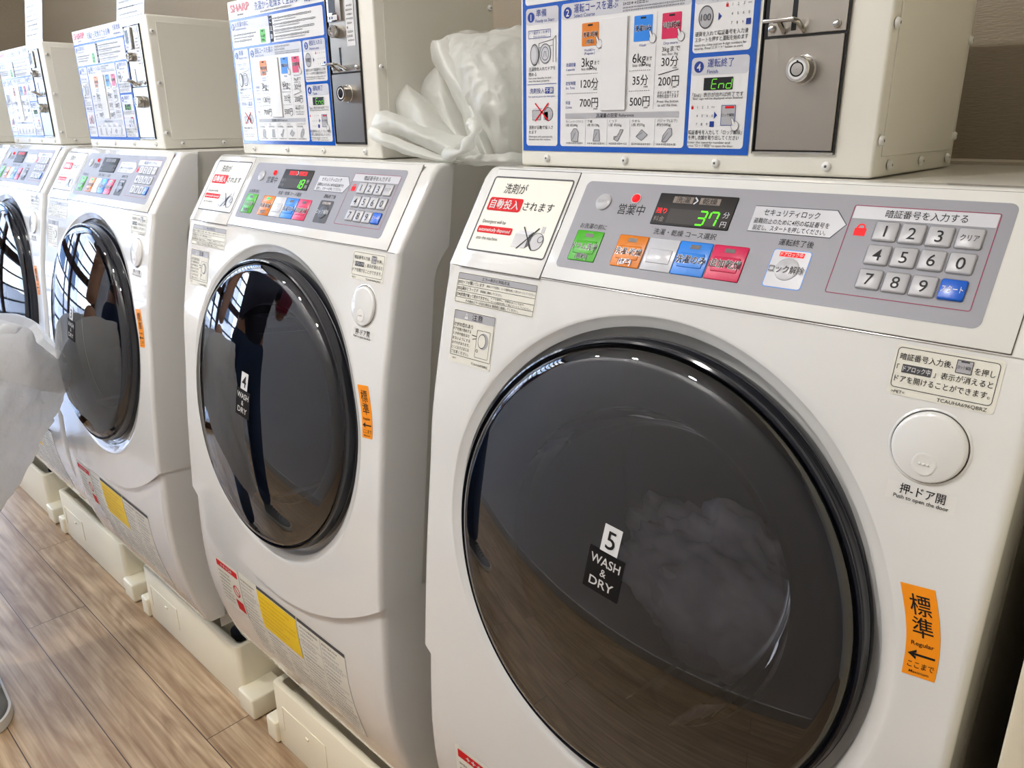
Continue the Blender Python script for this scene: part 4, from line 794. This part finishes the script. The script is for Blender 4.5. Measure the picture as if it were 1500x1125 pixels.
# cuff folded over the rim
q1 = [ux(98, 574, XB - .005), ux(64, 572, XB + .055), ux(30, 560, XB + .075), ux(-60, 545, XB + .07), ux(-208, 560, XB), ux(-60, 545, XB - .12), ux(30, 560, XB - .12), ux(66, 568, XB - .09)]
loft(mb, [[p + Vector((.004, 0, .003)) for p in r0], [(a + b) / 2 + Vector((.012, 0, 0)) for a, b in zip(r0, q1)], q1], FILM2, 14, 96, .004, 16, 12, True)
lb = mb.build('laundry_bag', None, 60, False); tag(lb, 'large white laundry bag hanging at the left edge before the washers', 'laundry bag')

# ------------------------------------------------------------------ washing seen through the nearest door
CLOTH = mat('washing_cloth', (198, 186, 190), .8); tint_noise(CLOTH, 9, (150, 138, 146), (225, 214, 214))
bm = bmesh.new(); bmesh.ops.create_icosphere(bm, subdivisions=5, radius=1)
for v in bm.verts:
    n_ = v.co.normalized(); f = 1 + .35 * noise.noise(n_ * 2.2) + .22 * (1 - 2 * abs(noise.noise(n_ * 4.5 + Vector((3, 1, 2))))) + .08 * noise.noise(n_ * 11)
    p = Vector((n_.x * .135, n_.y * .055, n_.z * .085)) * f
    v.co = p
me = bpy.data.meshes.new('laundry_load'); bm.to_mesh(me); bm.free(); me.materials.append(CLOTH); me.polygons.foreach_set('use_smooth', [True] * len(me.polygons))
ll = bpy.data.objects.new('laundry_load', me); COL.objects.link(ll); ll.location = m5.location + Vector(DR(.045, -.074, -.19)); ll.rotation_euler = (0, .15, 0)
tag(ll, 'pale tumbled washing seen through the dark door numbered 5', 'laundry')

# ------------------------------------------------------------------ the person out of frame at the left: one shoe shows, the rest is mirrored in the doors
SKIN = mat('skin', (196, 150, 124), .5); SHIRT = mat('navy_shirt', (26, 30, 52), .8); JEANS = mat('blue_jeans', (40, 62, 100), .85); HAIR = mat('dark_hair', (24, 20, 20), .5); SHOEG = mat('grey_shoe_mesh', (120, 122, 124), .7); SOLE = mat('white_sole', (225, 224, 220), .5); LACE = mat('dark_lace', (45, 46, 50), .7); POUCH = mat('pink_pouch', (176, 52, 92), .6)
def skin(name, verts, edges, rad, mt, parent, sub=2):
    me = bpy.data.meshes.new(name); me.from_pydata(verts, edges, []); me.materials.append(mt); o = bpy.data.objects.new(name, me); COL.objects.link(o)
    md = o.modifiers.new('s', 'SKIN'); md.use_smooth_shade = True; sb = o.modifiers.new('b', 'SUBSURF'); sb.levels = sub; sb.render_levels = sub
    for i, r in enumerate(rad):
        me.skin_vertices[0].data[i].radius = r if isinstance(r, tuple) else (r, r)
    me.skin_vertices[0].data[0].use_root = True
    bpy.context.view_layer.update(); e = o.evaluated_get(bpy.context.evaluated_depsgraph_get()); nm = bpy.data.meshes.new_from_object(e); bpy.data.objects.remove(o); nm.name = name
    if not nm.materials: nm.materials.append(mt)
    nm.polygons.foreach_set('use_smooth', [True] * len(nm.polygons)); q = bpy.data.objects.new(name, nm); COL.objects.link(q); q.parent = parent; return q
pr = empty('person', (-1.37, -.73, 0), _r(-90)); tag(pr, 'person in grey trainers, navy shirt and jeans standing left, holding the laundry bag', 'person')
# local frame: x along the row, y towards the machines
RA, LA = (.0, .0), (0, 0)
V = [(0, 0, .95), (0, .0, 1.08), (0, .0, 1.24), (0, 0, 1.38), (0, .01, 1.47), (0, .03, 1.55), (0, .045, 1.64), (0, .04, 1.71),
     (.18, .0, 1.38), (.235, .08, 1.14), (.09, .235, 1.30), (.055, .26, 1.335),          # right arm, bent up
     (-.18, .0, 1.38), (-.30, .03, 1.14), (-.345, .09, .965), (-.355, .10, .93),           # left arm holding the bag
     (.09, 0, .90), (.11, .02, .50), (.11, -.04, .09), (-.09, 0, .90), (-.15, .04, .50), (-.23, .02, .09)]
Eg = [(0, 1), (1, 2), (2, 3), (3, 4), (4, 5), (5, 6), (6, 7), (3, 8), (8, 9), (9, 10), (10, 11), (3, 12), (12, 13), (13, 14), (14, 15), (0, 16), (16, 17), (17, 18), (0, 19), (19, 20), (20, 21)]
Rd = [(.14, .10), (.13, .095), (.15, .105), (.12, .09), .055, .075, .085, .06, .06, .045, .03, .03, .06, .045, .03, .03, .085, .058, .04, .085, .058, .04]
body = skin('body', V, Eg, Rd, SKIN, pr)
SV = [(0, 0, .84), (0, 0, 1.08), (0, 0, 1.24), (0, 0, 1.385), (0, .005, 1.435), (.185, .0, 1.385), (.228, .055, 1.20), (-.185, .0, 1.385), (-.265, .02, 1.21)]
skin('shirt', SV, [(0, 1), (1, 2), (2, 3), (3, 4), (3, 5), (5, 6), (3, 7), (7, 8)], [(.165, .125), (.15, .115), (.165, .12), (.135, .105), .075, .078, .07, .078, .07], SHIRT, pr)['label'] = 'navy shirt'
skin('trousers', [(0, 0, 1.02), (0, 0, .92), (.092, 0, .86), (.112, .02, .50), (.11, -.04, .075), (-.092, 0, .86), (-.15, .04, .50), (-.23, .02, .075)], [(0, 1), (1, 2), (2, 3), (3, 4), (1, 5), (5, 6), (6, 7)], [(.155, .115), (.155, .12), .10, .076, .064, .10, .076, .064], JEANS, pr)['label'] = 'blue jeans'
hr_ = skin('hair', [(0, .0, 1.60), (0, -.005, 1.68), (0, .03, 1.745)], [(0, 1), (1, 2)], [(.08, .08), (.098, .092), (.07, .07)], HAIR, pr)
for side, (hx, hy, hz), (dx, dy, dz) in ((1, (.055, .26, 1.335), (-.55, .25, .75)), (-1, (-.355, .10, .93), (.0, .25, -.95))):
    d = Vector((dx, dy, dz)).normalized(); pn = d.cross(Vector((0, 0, 1))).normalized() if side > 0 else d.cross(Vector((0, 1, 0))).normalized(); h0 = Vector((hx, hy, hz)); nn = d.cross(pn)
    vs = [h0, h0 + d * .045, h0 + d * .085]; es = [(0, 1), (1, 2)]; rs = [(.030, .024), (.038, .022), (.036, .016)]
    for i in range(4):
        b0 = h0 + d * .088 + pn * (.027 - .018 * i); L = (.062, .07, .066, .052)[i]; k0 = len(vs)
        vs += [b0, b0 + d * L * .5 + nn * .012, b0 + d * L * .72 + nn * .034]; es += [(2, k0), (k0, k0 + 1), (k0 + 1, k0 + 2)]; rs += [.0095, .0088, .0078]
    k0 = len(vs); vs += [h0 + d * .04 + pn * .036 + nn * .008, h0 + d * .075 + pn * .05 + nn * .03]; es += [(1, k0), (k0, k0 + 1)]; rs += [.012, .0095]
    skin('hand', [tuple(v) for v in vs], es, rs, SKIN, pr)
for nm, (x, y, z), r in (('eye', (-.03, .118, 1.655), .012), ('eye', (.03, .118, 1.655), .012)):
    mb = MB(); mb.lathe([(r * math.cos(_r(a)), r * math.sin(_r(a))) for a in (-80, -40, 0, 40, 80)], lambda a, b, w, x=x, y=y, z=z: (x + a, y + w, z + b), PW, 14); mb.lathe([(.006, .011), (.0005, .0135)], lambda a, b, w, x=x, y=y, z=z: (x + a, y + w, z + b), K, 12); mb.build(nm, pr)
mb = MB(); mb.tube([(0, .112, 1.665), (0, .135, 1.63), (0, .128, 1.62)], [.008, .015, .010], SKIN, 12); mb.build('nose', pr)
mb = MB(); mb.box(-.024, .024, .108, .118, 1.578, 1.592, mat('lips', (160, 96, 88), .5), .004, 3); mb.build('mouth', pr)
for sx in (-1, 1):
    mb = MB(); mb.lathe([(.026, 0), (.028, .006), (.016, .010), (.002, .008)], lambda a, b, w, sx=sx: (sx * (.086 + w * .6), .03 + a * .7, 1.64 + b), SKIN, 18); mb.build('ear', pr)
def shoe(base, yaw, parent):
    mt_ = Matrix.Translation(base) @ Matrix.Rotation(yaw, 4, 'Z')
    T = lambda x, y, z: tuple(mt_ @ Vector((x, y, z)))
    outl = lambda t: (-.085 + .285 * t, .034 + .016 * math.sin(min(1, t * 1.25) * math.pi) * (1 if t < .8 else 1))
    def half(t):
        if t < .12: return .036 * math.sqrt(1 - (1 - t / .12) ** 2) + .001
        if t > .74: return .050 * math.sqrt(max(0, 1 - ((t - .74) / .26) ** 2)) + .0005
        return .036 + .014 * ((t - .12) / .62)
    def height(t): return .095 - .004 * math.sin(t * 6) if t < .3 else (.095 - .052 * ((t - .3) / .5) if t < .8 else .043 * math.sqrt(max(0, 1 - ((t - .8) / .22) ** 2)) + .012)
    mb = MB(); rows = []
    for i in range(33):
        t = i / 32; w = half(t); hh = height(t); rows.append([T(-.085 + .285 * t, w * math.cos(_r(a)) * (1 - .25 * (max(0, math.sin(_r(a))) ** 2)), .022 + (hh - .022) * max(0, math.sin(_r(a)))) for a in range(0, 181, 12)])
    mb.grid(rows, SHOEG); s_ = mb.build('shoe', parent, 60); s_['label'] = 'grey trainer with a white sole'
    mb = MB(); rows = []
    for i in range(33):
        t = i / 32; w = half(t) + .004; rows.append([T(-.089 + .294 * t, sgn * w, z) for sgn, z in ((-1, .002), (-1, .026), (1, .026), (1, .002))])
    mb.grid(rows, SOLE, True); mb.add(rows[0], [(0, 1, 2, 3)], SOLE); mb.add(rows[-1], [(0, 1, 2, 3)], SOLE); mb.build('sole', s_)['label'] = 'thick white sole'
    mb = MB()
    for i in range(5):
        t = .40 + i * .075; z = height(t) + .003; x = -.085 + .285 * t; mb.tube([T(x, -.024, z - .012), T(x + .006, 0, z), T(x, .024, z - .012)], .003, LACE, 8)
    mb.build('laces', s_)
shoe((-.23, .062, 0), _r(82), pr); shoe((.12, -.01, 0), _r(76), pr)
mb = MB(); rows = []
for i in range(13):
    t = i / 12; w = .045 + .012 * math.sin(t * 3); z = .0 - .24 * t
    rows.append([(w * math.cos(a) + .02 * math.sin(t * 4), .018 * math.sin(a) * (1 + t), z) for a in [2 * math.pi * k / 20 for k in range(20)]])
mb.grid(rows, POUCH, True); mb.add(rows[0], [tuple(range(20))], POUCH); mb.add(rows[-1], [tuple(range(20))], POUCH)
po = mb.build('pouch', None, 60); po.location = (-1.04, -.765, 1.375); tag(po, 'pinkish red cloth pouch in the hand of the person, mirrored in door 4', 'pouch')

# ------------------------------------------------------------------ the room
def struct(o): o['kind'] = 'structure'; return o
WALLP = mat('taupe_wallpaper', (148, 136, 117), .75); bump(WALLP, 120, .5, .0015, 2, (1, 1, 6))
WALLG = mat('grey_painted_wall', (228, 228, 230), .6)
CEILM = mat('white_ceiling', (228, 226, 222), .8)
BASEM = mat('baseboard_white', (210, 208, 202), .5)
def floor_mat():
    m = bpy.data.materials.new('oak_plank_floor'); m.use_nodes = True; nt = m.node_tree; b = nt.nodes['Principled BSDF']
    N = nt.nodes.new; Lk = nt.links.new
    tc = N('ShaderNodeTexCoord'); mp = N('ShaderNodeMapping'); mp.inputs['Location'].default_value = (.33, .203, 0)
    br = N('ShaderNodeTexBrick'); br.offset = .37; br.inputs['Scale'].default_value = 1; br.inputs['Brick Width'].default_value = 1.15; br.inputs['Row Height'].default_value = .1435; br.inputs['Mortar Size'].default_value = .0012; br.inputs['Mortar Smooth'].default_value = .3
    br.inputs['Color1'].default_value = (0, 0, 0, 1); br.inputs['Color2'].default_value = (1, 1, 1, 1); br.inputs['Mortar'].default_value = (.5, .5, .5, 1)
    Lk(tc.outputs['Object'], mp.inputs[0]); Lk(mp.outputs[0], br.inputs['Vector'])
    off = N('ShaderNodeVectorMath'); off.operation = 'MULTIPLY_ADD'; off.inputs[1].default_value = (3, 5, 0); Lk(br.outputs['Color'], off.inputs[0]); Lk(tc.outputs['Object'], off.inputs[2])
    g = N('ShaderNodeMapping'); g.inputs['Scale'].default_value = (1.3, 44, 1); Lk(off.outputs[0], g.inputs[0])
    n1 = N('ShaderNodeTexNoise'); n1.inputs['Scale'].default_value = 2.2; n1.inputs['Detail'].default_value = 6; n1.inputs['Distortion'].default_value = .5; Lk(g.outputs[0], n1.inputs['Vector'])
    g2 = N('ShaderNodeMapping'); g2.inputs['Scale'].default_value = (1.8, 9, 1); Lk(off.outputs[0], g2.inputs[0])
    n2 = N('ShaderNodeTexNoise'); n2.inputs['Scale'].default_value = 1.6; n2.inputs['Detail'].default_value = 4; n2.inputs['Distortion'].default_value = 2; Lk(g2.outputs[0], n2.inputs['Vector'])
    r1 = N('ShaderNodeValToRGB'); e = r1.color_ramp.elements; e[0].position = .3; e[0].color = lin((176, 146, 112)) + (1,); e[1].position = .72; e[1].color = lin((228, 204, 168)) + (1,); Lk(n1.outputs['Fac'], r1.inputs[0])
    r2 = N('ShaderNodeValToRGB'); e = r2.color_ramp.elements; e[0].position = .32; e[0].color = lin((176, 154, 136)) + (1,); e[1].position = .66; e[1].color = (1, 1, 1, 1); Lk(n2.outputs['Fac'], r2.inputs[0])
    mu = N('ShaderNodeMix'); mu.data_type = 'RGBA'; mu.blend_type = 'MULTIPLY'; mu.inputs[0].default_value = .65; Lk(r1.outputs[0], mu.inputs[6]); Lk(r2.outputs[0], mu.inputs[7])
    tn = N('ShaderNodeMix'); tn.data_type = 'RGBA'; tn.blend_type = 'MULTIPLY'; tn.inputs[0].default_value = .35; Lk(mu.outputs[2], tn.inputs[6])
    r3 = N('ShaderNodeValToRGB'); r3.color_ramp.elements[0].color = (.55, .5, .47, 1); Lk(br.outputs['Color'], r3.inputs[0]); Lk(r3.outputs[0], tn.inputs[7])
    mo = N('ShaderNodeMix'); mo.data_type = 'RGBA'; Lk(br.outputs['Fac'], mo.inputs[0]); Lk(tn.outputs[2], mo.inputs[6]); mo.inputs[7].default_value = lin((62, 48, 38)) + (1,)
    Lk(mo.outputs[2], b.inputs['Base Color']); b.inputs['Roughness'].default_value = .42
    bp = N('ShaderNodeBump'); bp.inputs['Strength'].default_value = .15; bp.inputs['Distance'].default_value = .003; Lk(n1.outputs['Fac'], bp.inputs['Height']); Lk(bp.outputs[0], b.inputs['Normal'])
    return m
X0, X1, Y0, Y1 = ROOM_X0, ROOM_X1, ROOM_Y0, ROOM_Y1
mb = MB(); mb.box(X0 - .1, X1 + .1, Y0 - .1, Y1 + .1, -.06, 0, floor_mat()); struct(mb.build('floor'))
mb = MB(); mb.box(X0 - .1, X1 + .1, Y0 - .1, Y1 + .1, CEIL, CEIL + .06, CEILM); struct(mb.build('ceiling'))
mb = MB(); mb.box(X0 - .1, X1 + .1, Y1, Y1 + .08, 0, CEIL, WALLP); struct(mb.build('wall_back'))
mb = MB(); mb.box(X0 - .1, X1 + .1, Y0 - .08, Y0, 0, CEIL, WALLG); struct(mb.build('wall_front'))
mb = MB(); mb.box(X1, X1 + .08, Y0, Y1, 0, CEIL, WALLG); struct(mb.build('wall_right'))
mb = MB(); mb.box(.6118, .70, -.24, Y1, 0, CEIL, mat('cream_partition', (226, 216, 190), .5), .004, 2); struct(mb.build('trim_1'))
mb = MB(); mb.box(X0, .606, Y1 - .022, Y1, -FLOOR - .012, -FLOOR + .002, mat('wall_ledge', (196, 186, 168), .5), .002, 1); struct(mb.build('trim_2'))
mb = MB(); mb.box(X0, X1, Y0, Y0 + .012, 0, .07, BASEM, .002, 1); struct(mb.build('baseboard_front'))
# glazed shop front at the far end: frame, panes, slats outside
FRM = mat('brown_metal_frame', (58, 38, 32), .4); SLAT = mat('grey_slat', (96, 104, 112), .5)
wr = empty('window_1', (X0, 0, 0)); struct(wr)
mb = MB()
for y in (Y0 + .03, -.72, -.03): mb.box(-.05, .03, y - .03, y + .03, 0, CEIL, FRM, .003, 1)
for z in (.02, 1.05, 2.50): mb.box(-.05, .03, Y0, 0, z - .03, z + .03, FRM, .003, 1)
mb.build('window_frame', wr)
mb = MB(); mb.box(-.012, -.006, Y0, 0, 0, CEIL, PANE); mb.build('pane', wr)
mb = MB(); mb.box(X0 - .08, X0, 0, Y1, 0, CEIL, WALLP); struct(mb.build('wall_left'))
sl = empty('louvre_screen', (X0 - .22, 0, 0)); tag(sl, 'grey horizontal slat screen outside the shop window, mirrored in the doors', 'screen')
mb = MB()
for i in range(22): mb.box(-.03, .03, Y0 - .3, Y1 + .3, .25 + i * .11, .265 + i * .11, SLAT, .002, 1)
o = mb.build('slats', sl)
mb = MB()
for y in (Y0 - .25, -.6, Y1 + .25): mb.box(-.02, .02, y - .02, y + .02, 0, 2.7, SLAT, .002, 1)
mb.build('post', sl)
mb = MB(); mb.box(-18, X0 - .1, -12, 9, -.1, -.03, mat('street_paving', (150, 150, 150), .8)); o = mb.build('ground'); struct(o)
mb = MB(); mb.box(-13.5, -13, -5.2, 5, -.03, 3.9, mat('street_facade', (220, 222, 226), .7))
for i in range(4): mb.box(-13.0, -12.98, -4.6 + i * 2.3, -3.2 + i * 2.3, .6, 1.9, mat('street_glass', (60, 80, 110), .1))
o = mb.build('facade'); tag(o, 'pale building front across the street, seen only as a mirrored patch', 'building')
# ceiling downlights
LAMP = mat('lamp_disc', (255, 244, 226), .4, emit=22); LRING = mat('lamp_ring', (230, 230, 228), .3)
first = None
for i, (x, y) in enumerate(LAMP_SPOTS):
    if first is None:
        first = empty('downlight', (x, y, CEIL)); mb = MB(); mb.lathe([(.042, -.002), (.0005, -.002)], lambda a, b, w: (a, b, w), LAMP, 32); mb.build('lamp_lens', first)
        mb = MB(); mb.lathe([(.06, 0), (.058, -.008), (.044, -.008), (.042, 0)], lambda a, b, w: (a, b, w), LRING, 32); mb.build('ring', first); d_ = first
        tag(d_, '', 'ceiling light', 'ceiling downlights')
    else:
        d_ = copy_tree(first, None, {}); d_.location = (x, y, CEIL)
    d_['label'] = 'round recessed ceiling downlight above the washer row'
    l = bpy.data.lights.new('downlight_lamp', 'AREA'); l.shape = 'DISK'; l.size = .09; l.energy = LAMP_POWER; l.color = (1, .965, .92); lo = bpy.data.objects.new('downlight_lamp', l); COL.objects.link(lo); lo.location = (x, y, CEIL - .012)
